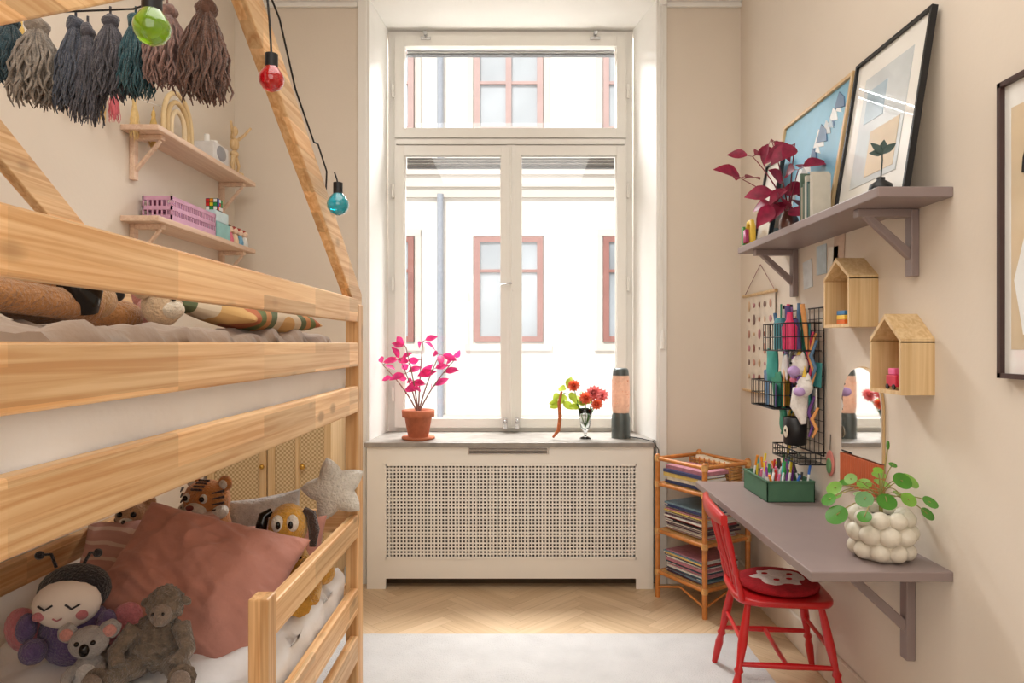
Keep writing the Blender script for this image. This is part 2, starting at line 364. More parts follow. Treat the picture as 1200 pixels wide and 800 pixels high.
b.box((-1.386,1.38,2.07),(-.613,1.42,2.13),pineX)
b.done(.004)
def slab(name,x0,x1,y0,y1,z0,z1,mat,wr,ws=6,r=.03,seed=0,nx=40,ny=90):
    b=MB(name); rings=[]
    for j in range(ny+1):
        y=y0+(y1-y0)*j/ny; ring=[]; sec=[]
        for i in range(nx+1):
            t=i/nx; x=x0+(x1-x0)*t; d=min(t,1-t)*(x1-x0); z=z1-(r-math.sqrt(max(0,r*r-max(0,r-d)**2)))
            sec.append((x,z,1))
        for i in range(7): sec.append((x1,z1-r-(z1-r-z0)*i/6,2))
        for i in range(7): sec.append((x0,z0+(z1-r-z0)*i/6,2))
        for x,z,k in sec:
            q=V(x*ws+seed,y*ws,z*ws); d=wr*(noise.noise(q)*1.2+.6*noise.noise(q*2.3)+.3*(1-abs(noise.noise(q*1.7+V(5,5,5)))*2))
            if k==1: ring.append((x,y,z+d))
            else: ring.append((x+d*(.5 if x>x0 else -.5),y,z))
        rings.append(ring)
    b.loft(rings,mat,True); return b.done()
slab('upper_mattress',-1.37,-.618,.40,2.41,1.098,1.256,sheet,.014)
slab('lower_mattress',-1.37,-.626,.40,2.41,.37,.505,sheet,.022,ws=8)
slab('duvet',-1.36,-.65,.95,2.39,1.270,1.318,duvetm,.026,ws=9,r=.022,seed=3)
def P(name,c,v=.14): return plushm(name,C(*c),v)
b=MB('rainbow_cushion')
rm=RINGS('rainbow_stripes',(-.60,1.98,1.30),.21,[(112,124,78),(190,112,74),(220,178,118),(228,212,186),(104,116,84),(204,146,94)])
b.cushion((-.79,1.98,1.385),.27,.58,.10,(0,math.radians(12),0),rm,wr=.008,seed=1,n=30); b.done()
br=P('brown_fur',(176,122,70)); dbr=P('dark_fur',(62,42,32)); tan=P('tan_fur',(206,160,108)); cr=P('cream_fur',(226,196,160)); pk=P('pink_fur',(216,150,140)); eye=M('eye_black',C(15,12,12),.15)
b=MB('plush_puppy'); b.T=Matrix.Translation((-.02,-.32,.022))
b.ell((-.98,1.34,1.37),(.14,.22,.07),br,nu=24,nv=16)
b.ell((-.87,1.58,1.385),(.075,.10,.072),br,nu=24,nv=16); b.ell((-.83,1.665,1.365),(.045,.06,.042),tan,nu=20,nv=14)
b.ell((-.80,1.705,1.378),.016,black); b.tube([(-.86,1.54,1.45),(-.80,1.55,1.42),(-.775,1.56,1.37),(-.78,1.57,1.335)],[.018,.030,.036,.024],eye,12); b.ell((-.80,1.645,1.405),.009,black)
b.tube([(-.84,1.40,1.36),(-.80,1.50,1.35),(-.79,1.60,1.345)],[.03,.028,.032],br,10); b.done()
b=MB('plush_monkey'); b.T=Matrix.Translation((0,-.10,.018))
b.ell((-.84,1.70,1.37),(.045,.045,.05),cr); b.ell((-.81,1.69,1.36),(.025,.03,.022),P('lt_fur',(240,226,204))); b.ell((-.80,1.675,1.385),.006,black); b.ell((-.80,1.71,1.385),.006,black)
b.ell((-.86,1.65,1.40),.018,cr); b.ell((-.85,1.745,1.40),.018,cr); b.ell((-.95,1.70,1.345),(.06,.06,.04),br)
b.done()
b=MB('plush_rabbit'); b.T=Matrix.Translation((-.03,-.12,.014)); b.ell((-.9,1.86,1.368),(.05,.05,.048),pk); b.ell((-.93,1.83,1.41),(.012,.02,.045),pk,rot=(.3,0,0)); b.ell((-.93,1.88,1.41),(.012,.02,.045),pk,rot=(-.3,0,0)); b.ell((-.855,1.85,1.375),.006,black); b.ell((-.86,1.885,1.375),.006,black); b.ell((-1,1.88,1.345),(.07,.06,.04),pk); b.done()
# ---------------------------------------------------------------- lower bunk cushions
def lay(x,y,z,tilt,yaw,roll): return Matrix.Translation((x,y,z))@Matrix.Rotation(math.radians(yaw),4,'Z')@Matrix.Rotation(math.radians(tilt),4,'X')@Matrix.Rotation(math.radians(roll),4,'Z')
stripe=RINGS('striped_linen',(-1.16,2.12,-12),.034,[(200,154,144),(204,158,148),(200,154,144),(222,196,184)])
stp=MB('striped_pillow'); stp.T=lay(-1.17,2.13,.610,46,4,6); stp.cushion((0,0,0),.42,.34,.12,(0,0,0),stripe,seed=4,n=34,fold=.006); stp.done()
b=MB('linen_pillow'); b.T=lay(-.905,1.90,.632,46,8,-17); b.cushion((0,0,0),.50,.40,.18,(0,0,0),pinkm,n=90,wr=.012,seed=9,ws=7,pinch=.07,fold=.012); b.done()
b=MB('small_pillow'); b.T=lay(-.80,2.24,.60,55,-8,10); b.cushion((0,0,0),.32,.24,.11,(0,0,0),pinkm,seed=2,n=30,fold=.006); b.done()
b=MB('grey_cushion'); b.T=lay(-.89,2.385,.685,75,0,10); b.cushion((0,0,0),.26,.17,.08,(0,0,0),P('grey_fleece',(216,214,212)),seed=6); b.done()
og=P('tiger_orange',(210,140,76)); wh=P('white_fur',(238,230,218))
b=MB('plush_tiger'); b.T=Matrix.Translation((-1.055,2.30,.772))@Matrix.Rotation(-.25,4,'Z')
b.ell((0,.02,-.12),(.075,.06,.11),og,nz=.06); b.ell((0,0,0),(.082,.065,.07),og,nz=.05)
b.ell((0,-.055,-.022),(.04,.03,.028),wh); b.ell((0,-.084,-.008),(.014,.01,.009),M('nose_pink',C(120,60,55),.4))
for sx in (-1,1):
    b.ell((sx*.062,.01,.058),(.026,.014,.026),og); b.ell((sx*.062,0,.056),(.016,.01,.016),wh)
    b.ell((sx*.032,-.058,.018),(.013,.01,.015),wh); b.ell((sx*.032,-.067,.018),.009,eye); b.ell((sx*.065,-.02,-.03),(.025,.03,.024),wh)
    for k in range(4): b.tube([(sx*.081,-.02,.04-k*.02),(sx*.060,-.054,.036-k*.018)],[.005,.002],dbr,6)
    b.ell((sx*.07,-.03,-.14),(.03,.05,.03),og)
for k in range(4): b.tube([(-.02,-.052+k*.012,.045+k*.008),(.02,-.052+k*.012,.045+k*.008)],.004,dbr,6)
b.done()
b=MB('plush_leopard'); b.T=Matrix.Translation((-1.27,2.29,.735)); lp=P('leopard_fur',(204,162,124))
b.ell((0,0,-.06),(.09,.08,.07),lp); b.ell((0,-.04,0),(.06,.055,.05),lp)
for sx in (-1,1): b.ell((sx*.045,-.03,.042),(.02,.01,.02),lp); b.ell((sx*.022,-.09,.012),.009,eye)
b.ell((0,-.09,-.015),(.025,.018,.018),wh); b.ell((0,-.107,-.008),.007,eye)
for k in range(30):
    a=R.uniform(3.2,6.2); z=R.uniform(-.5,.9); q=math.sqrt(1-z*z); b.ell((.09*q*math.cos(a),.08*q*math.sin(a),-.06+.07*z),.009,dbr,nu=8,nv=6)
b.done()
yl=P('yellow_fur',(218,162,62))
b=MB('plush_hound'); b.T=Matrix.Translation((-.715,2.10,.72))@Matrix.Rotation(.15,4,'Z')@Matrix.Scale(1.2,4)
b.ell((-.01,.03,-.11),(.065,.06,.08),yl); b.ell((0,0,.015),(.05,.05,.058),yl)
b.ell((.01,-.05,-.028),(.043,.05,.03),yl); b.ell((.015,-.09,-.03),(.035,.025,.02),yl); b.ell((.01,-.092,-.008),(.018,.014,.012),eye)
b.tube([(-.02,-.085,-.042),(.01,-.115,-.05),(.045,-.08,-.042)],.004,eye,6)
for sx in (-1,1):
    b.ell((sx*.018,-.042,.032),(.015,.01,.022),wh); b.ell((sx*.015,-.052,.030),(.006,.005,.010),eye)
    b.tube([(sx*.04,.0,.055),(sx*.058,-.005,.045),(sx*.066,-.01,.005),(sx*.064,-.02,-.035)],[.009,.013,.015,.009],eye if sx<0 else dbr,8)
    b.tube([(sx*.05,.0,-.08),(sx*.075,-.06,-.12),(sx*.07,-.10,-.14)],[.022,.018,.022],yl,8)
    b.tube([(sx*.03,-.02,-.14),(sx*.05,-.09,-.15),(sx*.05,-.13,-.14)],[.03,.024,.03],yl,8)
b.tube([(-.04,.0,-.035),(0,-.03,-.045),(.04,0,-.035)],.009,M('collar_green',C(60,120,70),.7),8)
b.done()
b=MB('plush_duckling'); b.ell((-.645,2.24,.545),(.035,.04,.035),yl); b.ell((-.64,2.21,.59),.026,yl); b.ell((-.635,2.185,.585),(.012,.014,.006),og); b.ell((-.625,2.19,.595),.004,eye); b.ell((-.65,2.27,.56),(.012,.025,.012),yl); b.done()
b=MB('star_cushion'); st=M('knit_cream',C(222,215,203),.95,.08,70,1,130,sheen=.3)
b.T=Matrix.Translation((-.655,2.40,.785))@Matrix.Rotation(.12,4,'Z')@Matrix.Rotation(math.radians(80),4,'X')@Matrix.Rotation(.25,4,'Z')
for sg in (1,-1):
    vs=[];fs=[];NA=60;NR=12
    for i in range(NR+1):
        q=i/NR
        for k in range(NA):
            a=2*math.pi*k/NA; tri=abs(((a*5/(2*math.pi))%1)*2-1); rad=(.070+.046*tri**1.2)*q
            vs.append((rad*math.sin(a),rad*math.cos(a),sg*.050*math.sqrt(max(0,1-q**2.2))*(1-.25*tri*q)))
    for i in range(NR):
        for k in range(NA): fs.append((i*NA+k,i*NA+(k+1)%NA,(i+1)*NA+(k+1)%NA,(i+1)*NA+k))
    b.add(vs,fs,st)
b.done()
b=MB('ladybird_doll'); b.T=Matrix.Translation((-1.11,1.70,.655))@Matrix.Rotation(.15,4,'Z')@Matrix.Rotation(-.2,4,'X')
ind=P('indigo_fur',(110,92,140)); blk=P('black_fur',(34,30,36)); pw=P('pink_wing',(214,132,142)); fc=M('doll_face',C(248,238,230),.8,.03,20)
b.ell((0,.02,-.075),(.085,.055,.08),ind); b.ell((0,-.005,.03),(.084,.055,.064),blk,nz=.02); b.ell((0,-.040,.004),(.078,.04,.058),fc)
for sx in (-1,1):
    b.tube([(sx*.03-.02,0,.085),(sx*.045-.02,0,.118),(sx*.065-.02,-.01,.118)],.004,blk,6); b.ell((sx*.067-.02,-.01,.117),.011,blk)
    b.tube([(sx*.030-.016,-.079,.006),(sx*.030,-.082,-.004),(sx*.030+.016,-.079,.006)],.0026,blk,6); b.ell((sx*.048,-.068,-.02),(.014,.008,.011),pw)
    b.ell((sx*.115,.01,-.06),(.042,.02,.055),pw,rot=(0,sx*.4,0)); b.ell((sx*.06,-.05,-.10),(.03,.03,.03),ind); b.ell((sx*.09,-.03,-.05),(.022,.022,.035),ind)
b.tube([(-.01,-.081,-.024),(0,-.082,-.029),(.01,-.081,-.024)],.002,pw,6)
b.done()
gy=P('grey_fur',(168,162,160)); lg=P('lightgrey_fur',(214,210,208))
b=MB('plush_koala'); b.T=Matrix.Translation((-.985,1.56,.588))@Matrix.Rotation(.3,4,'Z')@Matrix.Scale(.9,4)
b.ell((0,0,-.045),(.042,.036,.048),gy); b.ell((0,-.028,-.045),(.028,.014,.034),lg); b.ell((0,-.005,.035),(.046,.038,.04),gy)
for sx in (-1,1):
    b.ell((sx*.048,.0,.062),(.024,.012,.024),gy,nz=.2,ns=60); b.ell((sx*.048,-.010,.06),(.016,.008,.016),pk); b.ell((sx*.018,-.039,.045),.006,eye)
    b.ell((sx*.035,-.035,-.03),(.014,.03,.014),gy,rot=(.4,0,sx*.3)); b.ell((sx*.035,-.04,-.078),(.018,.032,.016),gy); b.ell((sx*.037,-.07,-.076),.014,lg)
b.ell((0,-.045,.03),(.012,.01,.016),eye); b.done()
ch=P('charcoal_fur',(122,107,92),.35); lf=P('lamb_face',(140,124,112))
b=MB('plush_lamb'); b.T=Matrix.Translation((-.855,1.62,.622))@Matrix.Rotation(.1,4,'Z')@Matrix.Scale(1.02,4)
b.ell((-.01,.01,-.035),(.066,.055,.064),ch,nz=.22,ns=110,nu=44,nv=32); b.ell((.015,-.010,.060),(.040,.040,.042),ch,nz=.22,ns=110,nu=40,nv=28); b.ell((.02,-.046,.050),(.024,.018,.026),lf); b.ell((.02,-.060,.040),(.012,.008,.010),lf)
for sx in (-1,1):
    b.ell((.015+sx*.043,-.005,.066),(.014,.008,.010),ch,rot=(0,sx*.5,0)); b.ell((.02+sx*.011,-.062,.058),.0035,eye,nu=8,nv=6)
    b.tube([(sx*.05,-.01,.01),(sx*.078,-.045,-.03),(sx*.06,-.072,-.055)],[.022,.018,.020],ch,10)
    b.tube([(sx*.04,-.02,-.07),(sx*.085,-.09,-.074),(sx*.09,-.11,-.066)],[.03,.024,.030],ch,10)
    b.ell((sx*.091,-.122,-.064),(.022,.010,.022),lf)
b.done()
# ---------------------------------------------------------------- cane cabinet
cane=CANE('cane_webbing'); brass=M('brass_knob',C(200,160,80),.3,metal=1)
b=MB('cane_cabinet'); cx0,cx1,cy0,cy1,cz=-1.53,-.925,3.33,3.66,1.08
b.box((cx0,cy0+.02,.12),(cx1,cy1,cz),birch); b.box((cx0,cy0,cz-.02),(cx1+.01,cy1,cz+.01),birch)
for (a,c_) in ((cx0,-1.24),(-1.235,cx1)):
    b.box((a,cy0,.12),(a+.035,cy0+.02,cz-.02),birch); b.box((c_-.035,cy0,.12),(c_,cy0+.02,cz-.02),birch)
    b.box((a+.035,cy0,.12),(c_-.035,cy0+.02,.17),birch); b.box((a+.035,cy0,cz-.07),(c_-.035,cy0+.02,cz-.02),birch); b.box((a+.035,cy0+.008,.17),(c_-.035,cy0+.014,cz-.07),cane)
b.box((-1.10,cy0-.001,.17),(-1.08,cy0+.02,cz-.07),birch)
b.ell((-1.06,cy0-.015,.70),.014,brass); b.ell((-1.257,cy0-.015,.70),.012,brass)
for x in (cx0+.03,cx1-.03):
    for y in (cy0+.04,cy1-.04): b.cyl((x,y,0),(x,y,.12),.014,birch,r2=.02)
b.done(.003)
# ---------------------------------------------------------------- left wall shelves
for zt in (2.148,1.795):
    b=MB('bracket_shelf'); b.box((XL,2.64,zt-.022),(-1.40,3.61,zt),beech)
    for y in (2.70,3.50):
        b.box((XL,y,zt-.20),(XL+.022,y+.03,zt-.022),beech); b.box((XL+.022,y,zt-.042),(-1.42,y+.03,zt-.022),beech)
        b.prism([(XL+.02,zt-.15),(XL+.02,zt-.17),(-1.43,zt-.05),(-1.43,zt-.035)],1,y+.005,y+.025,beech)
    b.done(.003)
z=2.148
b=MB('wooden_rainbow')
for k,c in enumerate([(222,196,150),(210,180,132),(228,206,168)]):
    rad=.12-.032*k; m=M('rb_%d'%k,C(*c),.6); b.tube([(-1.47,2.93+rad*math.cos(a),z+.075+rad*math.sin(a)*1.2) for a in [math.pi*i/16 for i in range(17)]],.010,m,8)
    for sg in (-1,1): b.cyl((-1.47,2.93+sg*rad,z),(-1.47,2.93+sg*rad,z+.075),.010,m)
b.done()
b=MB('music_box'); b.box((-1.52,3.16,z),(-1.42,3.32,z+.09),M('mb_white',C(225,222,220),.4)); b.ell((-1.42,3.24,z+.05),(.01,.05,.035),M('mb_grey',C(150,150,155),.4)); b.cyl((-1.47,3.20,z+.09),(-1.47,3.20,z+.13),.012,white); b.cyl((-1.47,3.27,z+.09),(-1.47,3.27,z+.12),.02,white); b.done(.012)
b=MB('wooden_mannequin'); x,y=-1.45,3.46
b.cyl((x,y,z),(x,y,z+.012),.045,birch); b.cyl((x,y,z+.012),(x,y,z+.09),.004,birch); b.ell((x,y,z+.11),(.02,.026,.018),birch); b.ell((x,y,z+.16),(.022,.03,.034),birch); b.ell((x,y,z+.225),(.018,.018,.025),birch)
b.tube([(x,y-.03,z+.185),(x+.02,y-.07,z+.20),(x+.02,y-.09,z+.25)],[.009,.007,.006],birch); b.tube([(x,y+.03,z+.185),(x+.03,y+.05,z+.22),(x+.06,y+.06,z+.26)],[.009,.007,.006],birch)
b.tube([(x,y-.012,z+.10),(x,y-.03,z+.05),(x,y-.02,z+.015)],[.011,.009,.006],birch); b.tube([(x,y+.012,z+.10),(x+.01,y+.03,z+.055),(x,y+.03,z+.015)],[.011,.009,.006],birch)
b.done()
z=1.795
pl=M('pink_crate',C(208,160,188),.5)
b=MB('storage_crate'); x0,x1,y0,y1=-1.53,-1.41,2.76,3.16
b.box((x0,y0,z),(x1,y1,z+.008),pl)
for zz in (.008,.045,.085):
    b.box((x1-.006,y0,z+zz),(x1,y1,z+zz+.016),pl); b.box((x0,y0,z+zz),(x0+.006,y1,z+zz+.016),pl); b.box((x0,y0,z+zz),(x1,y0+.006,z+zz+.016),pl); b.box((x0,y1-.006,z+zz),(x1,y1,z+zz+.016),pl)
k=22
for i in range(k+1):
    y=y0+(y1-y0-.006)*i/k; b.box((x1-.005,y,z),(x1-.001,y+.006,z+.10),pl)
for i in range(7): x=x0+(x1-x0-.006)*i/6; b.box((x,y0+.001,z),(x+.006,y0+.005,z+.10),pl)
for i in range(9): b.cb((-1.47+R.uniform(-.02,.02),2.80+i*.039,z+.055+R.uniform(0,.03)),(.05,.03,.055),M('cr_%d'%i,C(*R.choice([(120,60,90),(240,190,210),(160,120,190),(230,230,225)])),.6),rot=(R.uniform(-.3,.3),R.uniform(-.3,.3),0))
b.done()
b=MB('puzzle_cube'); cs=[(220,40,40),(240,150,30),(240,220,50),(40,150,80),(40,80,190),(240,240,240)]; csm=[M('pc%d'%i,C(*c),.4) for i,c in enumerate(cs)]
b.T=Matrix.Translation((-1.45,3.23,z+.157)); b.cb((0,0,0),(.055,.055,.055),black)
for i in range(3):
    for j in range(3):
        u=-.018+.018*i; v=-.018+.018*j; b.cb((.028,u,v),(.002,.015,.015),R.choice(csm)); b.cb((u,-.028,v),(.015,.002,.015),R.choice(csm)); b.cb((u,v,.028),(.015,.015,.002),R.choice(csm))
b.done()
b=MB('box_stack'); b.box((-1.52,3.18,z),(-1.415,3.33,z+.075),M('mint_box',C(150,200,200),.6)); b.box((-1.52,3.18,z+.077),(-1.42,3.32,z+.128),M('pale_box',C(206,226,232),.6)); b.done(.003)
b=MB('toy_figurines')
for i,(y,c) in enumerate(((3.38,(224,120,140)),(3.44,(240,214,180)),(3.50,(120,170,200)),(3.56,(230,230,225)))):
    m=M('fig%d'%i,C(*c),.6); b.lathe((-1.44,y,z),[(.018,0),(.02,.02),(.012,.05),(.006,.056)],m,12); b.ell((-1.44,y,z+.07),.017,M('fh%d'%i,C(240,208,184),.6)); b.ell((-1.447,y,z+.076),.018,M('fr%d'%i,C(*R.choice([(90,50,30),(220,170,80),(170,60,50)])),.6))
b.done()
# ---------------------------------------------------------------- garlands + string lights
tm=[M('yarn_%d'%i,C(*c),.95,.35,60,.6,200,sheen=.3) for i,c in enumerate([(38,62,70),(140,128,116),(70,74,86),(78,75,82),(46,84,92),(146,114,106),(108,78,66),(98,92,92)])]
b=MB('yarn_tassel_garland'); yy=1.42
b.tube([(-1.386,1.42,2.03),(-1.05,1.42,1.985),(-.80,1.41,1.99),(-.613,1.38,2.03)],.002,black,6)
for i,(x,zt,Lg,r,mi) in enumerate([(-1.062,1.975,.135,.040,0),(-1.004,1.97,.175,.046,1),(-.925,1.975,.19,.038,2),(-.90,1.96,.20,.03,3),(-.853,1.98,.17,.036,3),(-.80,1.98,.165,.034,4),(-.735,2.00,.165,.042,5),(-.655,2.01,.205,.046,6),(-1.14,1.985,.14,.04,7)]):
    b.tassel((x,yy,zt),Lg,r,tm[mi],160,seed=i)
b.done()
b=MB('colored_tassel_garland'); tc=[(214,178,100),(206,90,150),(222,184,110),(214,110,120),(230,200,140),(214,180,110),(230,190,130)]
b.tube([(-1.545,1.75,2.32),(-1.51,2.1,2.262),(-1.50,2.4,2.255),(-1.50,2.7,2.262),(-1.51,2.9,2.30),(-1.545,3.1,2.42)],.0015,white,5)
for i,y in enumerate([2.06,2.30,2.44,2.53,2.66,2.80]):
    b.tassel((-1.505,y,2.25),.16 if i!=3 else .13,.018,M('tas_%d'%i,C(*tc[i]),.6,.2,40),40,seed=40+i)
b.done()
def bulbm(n,c): return M(n,C(*c),.08,.02,10,trans=.55,coat=1)
b=MB('string_lights')
cord=[(-.56,.80,1.86),(-.55,.95,1.90),(-.555,1.25,2.12),(-.57,1.40,2.19),(-.55,1.46,2.08),(-.565,1.60,2.06),(-.56,1.70,1.93),(-.545,1.80,1.83),(-.57,1.92,1.86),(-.565,1.99,1.80),(-.60,2.10,1.735),(-.63,2.3,1.62)]
b.tube(cord,.0025,black,6)
for (x,y,zz,r,c,zt) in ((-.54,1.0,1.762,.026,(130,180,20),1.92),(-.54,1.48,1.872,.027,(200,14,28),2.06),(-.535,2.0,1.706,.032,(10,175,195),1.80)):
    m=bulbm('bulb_%d'%c[0],c); b.tube([(x,y,zz+r*1.9),(x-.004,y,(zz+zt)/2+.03),(x-.01,y,zt)],.0025,black,6)
    b.cyl((x,y,zz+r*.8),(x,y,zz+r*2.0),.014,black,n=12); b.lathe((x,y,zz),[(.012,r*1.05),(r*.62,r*.82),(r*.95,r*.3),(r,0),(r*.93,-r*.38),(r*.62,-r*.8),(r*.15,-r)],m,20)
b.done()
# ---------------------------------------------------------------- right wall shelf & desk
b=MB('picture_shelf'); b.box((.983,1.88,1.703),(XR,3.09,1.732),mauve)
for y in (2.04,2.93):
    b.box((1.168,y,1.50),(XR,y+.035,1.703),mauve); b.box((1.01,y,1.678),(1.168,y+.035,1.703),mauve); b.prism([(1.02,1.69),(1.05,1.69),(1.185,1.57),(1.185,1.535)],1,y+.006,y+.029,mauve)
b.done(.003)
b=MB('bracket_desk'); b.box((.80,1.88,.642),(XR,3.12,.67),mauve)
for y in (2.06,2.95):
    b.box((1.165,y,.34),(XR,y+.038,.642),mauve); b.box((.93,y,.612),(1.165,y+.038,.642),mauve); b.prism([(.95,.625),(.985,.625),(1.18,.45),(1.18,.41)],1,y+.007,y+.031,mauve)
b.done(.003)
def leanframe(name,y0,y1,h,xb,xt,z0,fm,fw,art):
    b=MB(name); th=math.atan2(xt-xb,h)
    b.T=Matrix.Translation((xb,0,z0))@Matrix.Rotation(th,4,'Y'); L_=h/math.cos(th)
    b.box((-.018,y0,0),(0,y0+fw,L_),fm); b.box((-.018,y1-fw,0),(0,y1,L_),fm); b.box((-.018,y0+fw,0),(0,y1-fw,fw),fm); b.box((-.018,y0+fw,L_-fw),(0,y1-fw,L_),fm)
    art(b,y0+fw,y1-fw,fw,L_-fw); b.done()
cream=M('mat_board',C(236,232,224),.3,.02,8,coat=.8); skyb=M('art_blue',C(120,184,214),.4,.1,5,coat=.5); navy=M('art_navy',C(70,110,150),.4,.1,8,coat=.5); wht=M('art_white',C(240,242,240),.4,.02,5,coat=.5); greyb=M('art_grey',C(196,202,204),.3,.12,6,coat=.8); sand=M('art_sand',C(212,190,156),.4,.1,6,coat=.5)
apb=M('art_pale_blue',C(160,184,200),.3,.1,8,coat=.8)
def art1(b,y0,y1,z0,z1):
    b.box((-.008,y0,z0),(-.004,y1,z1),cream); b.box((-.010,y0+.07,z0+.07),(-.008,y1-.07,z1-.07),greyb); b.box((-.011,y0+.09,z0+.09),(-.010,y1-.16,z0+.24),sand); b.box((-.011,y0+.2,z0+.28),(-.010,y1-.1,z1-.12),apb)
def art2(b,y0,y1,z0,z1):
    b.box((-.008,y0,z0),(-.004,y1,z1),skyb); rr=random.Random(19)
    for i in range(26):
        a=y0+(y1-y0)*(.04+.76*((i*.381)%1)); c=z0+(z1-z0)*(.04+.78*((i*.618)%1)); u=rr.uniform(.5,1.0); b.prism([(a,c),(a+.10*u,c+.02),(a+.08*u,c+.09*u),(a+.02,c+.05*u)],0,-.0095-i*.0001,-.008,rr.choice([wht,navy,wht,greyb,wht,apb]))
leanframe('framed_print',1.93,2.37,.525,1.10,1.182,1.732,black,.010,art1)
leanframe('wood_framed_print',2.39,3.02,.52,1.095,1.182,1.732,birch,.014,art2)
leanframe('small_framed_print',2.88,3.07,.36,1.06,1.12,1.732,black,.008,lambda b,a,c,d,e:b.box((-.008,a,d),(-.004,c,e),cream))
b=MB('shelf_books'); y=2.36
for i in range(8):
    t=R.uniform(.008,.018); h=R.uniform(.12,.18); m=M('sb%d'%i,C(*R.choice([(50,84,86),(70,70,76),(190,184,170),(80,100,84),(150,140,120)])),.6)
    b.box((1.01,y,1.732),(1.072,y+t,1.732+h),m); b.box((1.013,y+.002,1.735),(1.0735,y+t-.002,1.732+h-.004),wht); y+=t+.002
b.done()
burg=M('burgundy_leaf',C(140,30,60),.45,.35,30,leafy=.3); mag=M('magenta_leaf',C(230,60,134),.5,.3,30,leafy=.45); stemm=M('stem_red',C(130,50,60),.5)
grn=M('green_leaf',C(82,132,52),.45,.2,25,leafy=.35); lgrn=M('lime_leaf',C(186,206,70),.5,.2,25,leafy=.4)
glas=M('clear_glass',C(240,245,245),.03,0,5,trans=1)
def plant(b,base,stems,lm,sm,LL,WW,seed,nl=5,r=.003,up=(-.25,-.8,.5),zr=(-.3,.8),t0=.45):
    rr=random.Random(seed)
    for (dx,dy,h) in stems:
        P0=Vector(base); P1=P0+Vector((dx*.3,dy*.3,h*.5)); P2=P0+Vector((dx,dy,h)); pth=[P0.lerp(P1,t).lerp(P1.lerp(P2,t),t) for t in [i/8 for i in range(9)]]
        b.tube(pth,[r*(1.2-.6*i/8) for i in range(9)],sm,6)
        for k in range(nl):
            t=t0+(1-t0)*k/(nl-1); p=pth[min(8,int(t*8))]
            for q in range(2 if k<nl-1 else 3):
                a=rr.uniform(0,6.28); d=Vector((math.cos(a),math.sin(a)*.6,rr.uniform(*zr))); s_=rr.uniform(.75,1.15)
                pe=p+d.normalized()*LL*.22; b.tube([p,pe],r*.45,sm,5); u=Vector(up)+Vector((rr.uniform(-.5,.5),rr.uniform(-.3,.3),rr.uniform(-.4,.4))); b.leaf(pe,d+Vector((0,0,-.1)),LL*s_,WW*s_,lm,bend=rr.uniform(.05,.35),up=u)
b=MB('coleus_cutting_vase')
b.lathe((1.045,2.66,1.732),[(.03,0),(.038,.02),(.036,.05),(.022,.075),(.024,.085)],M('brown_vase',C(96,62,50),.3,coat=.5),20)
plant(b,(1.045,2.66,1.80),[(-.10,.12,.26),(.0,-.06,.26),(-.02,-.14,.14),(-.12,.18,.18),(-.07,-.04,.04),(-.05,.05,.31)],burg,stemm,.105,.066,12,nl=2,zr=(-1.0,.5))
b.done()
b=MB('budding_bulb_vase'); b.lathe((1.05,1.99,1.732),[(.024,0),(.034,.012),(.030,.03),(.012,.042),(.012,.05)],black,18)
slm=M('sage_leaf',C(62,80,76),.5,.2)
b.tube([(1.05,1.99,1.775),(1.052,1.985,1.83),(1.048,1.98,1.87)],.002,slm,6)
for d,Lx in (((-.6,0,.7),.045),((.7,-.2,.6),.05),((.2,0,1),.045),((-.9,0,.1),.035)): b.leaf((1.05,1.983,1.85),d,Lx,.020,slm,up=(-.2,-1,.2),bend=.2)
b.done()
b=MB('letter_ornament')
b.tube([(1.02,3.06,1.735),(1.02,3.06,1.81),(1.02,3.045,1.835),(1.02,3.01,1.835),(1.02,2.995,1.81),(1.02,2.995,1.735)],.012,M('orn0',C(230,190,60),.5),8); b.tube([(1.0,3.035,1.745),(1.0,3.035,1.80),(1.0,3.02,1.80),(1.0,3.015,1.745)],.010,M('orn1',C(160,40,90),.5),8); b.box((.995,3.05,1.74),(1.005,3.07,1.82),M('orn2',C(90,150,90),.5)); b.done()
b=MB('framed_poster'); dkb=M('dark_brown_frame',C(66,44,40),.4)
y0,y1,z0,z1=1.12,1.675,1.215,1.935
for lo,hi in (((1.168,y0,z0),(XR,y0+.012,z1)),((1.168,y1-.012,z0),(XR,y1,z1)),((1.168,y0,z0),(XR,y1,z0+.012)),((1.168,y0,z1-.012),(XR,y1,z1))): b.box(lo,hi,dkb)
b.box((1.180,y0+.01,z0+.01),(1.192,y1-.01,z1-.01),M('poster_glass_mat',C(232,230,224),.2,.02,8,coat=1)); b.box((1.179,y0+.05,z0+.07),(1.1805,y1-.035,z1-.07),sand)
b.prism([(1.60,1.32),(1.63,1.45),(1.58,1.60),(1.48,1.66),(1.38,1.55),(1.43,1.36)],0,1.1782,1.179,wht); b.tube([(1.1775,1.55+.05*math.cos(a),1.70+.09*math.sin(a)) for a in [i*.4 for i in range(12)]],.003,black,6); b.prism([(1.2,1.4),(1.33,1.38),(1.30,1.6),(1.2,1.7)],0,1.178,1.179,M('art_rust',C(180,110,70),.4)); b.done()
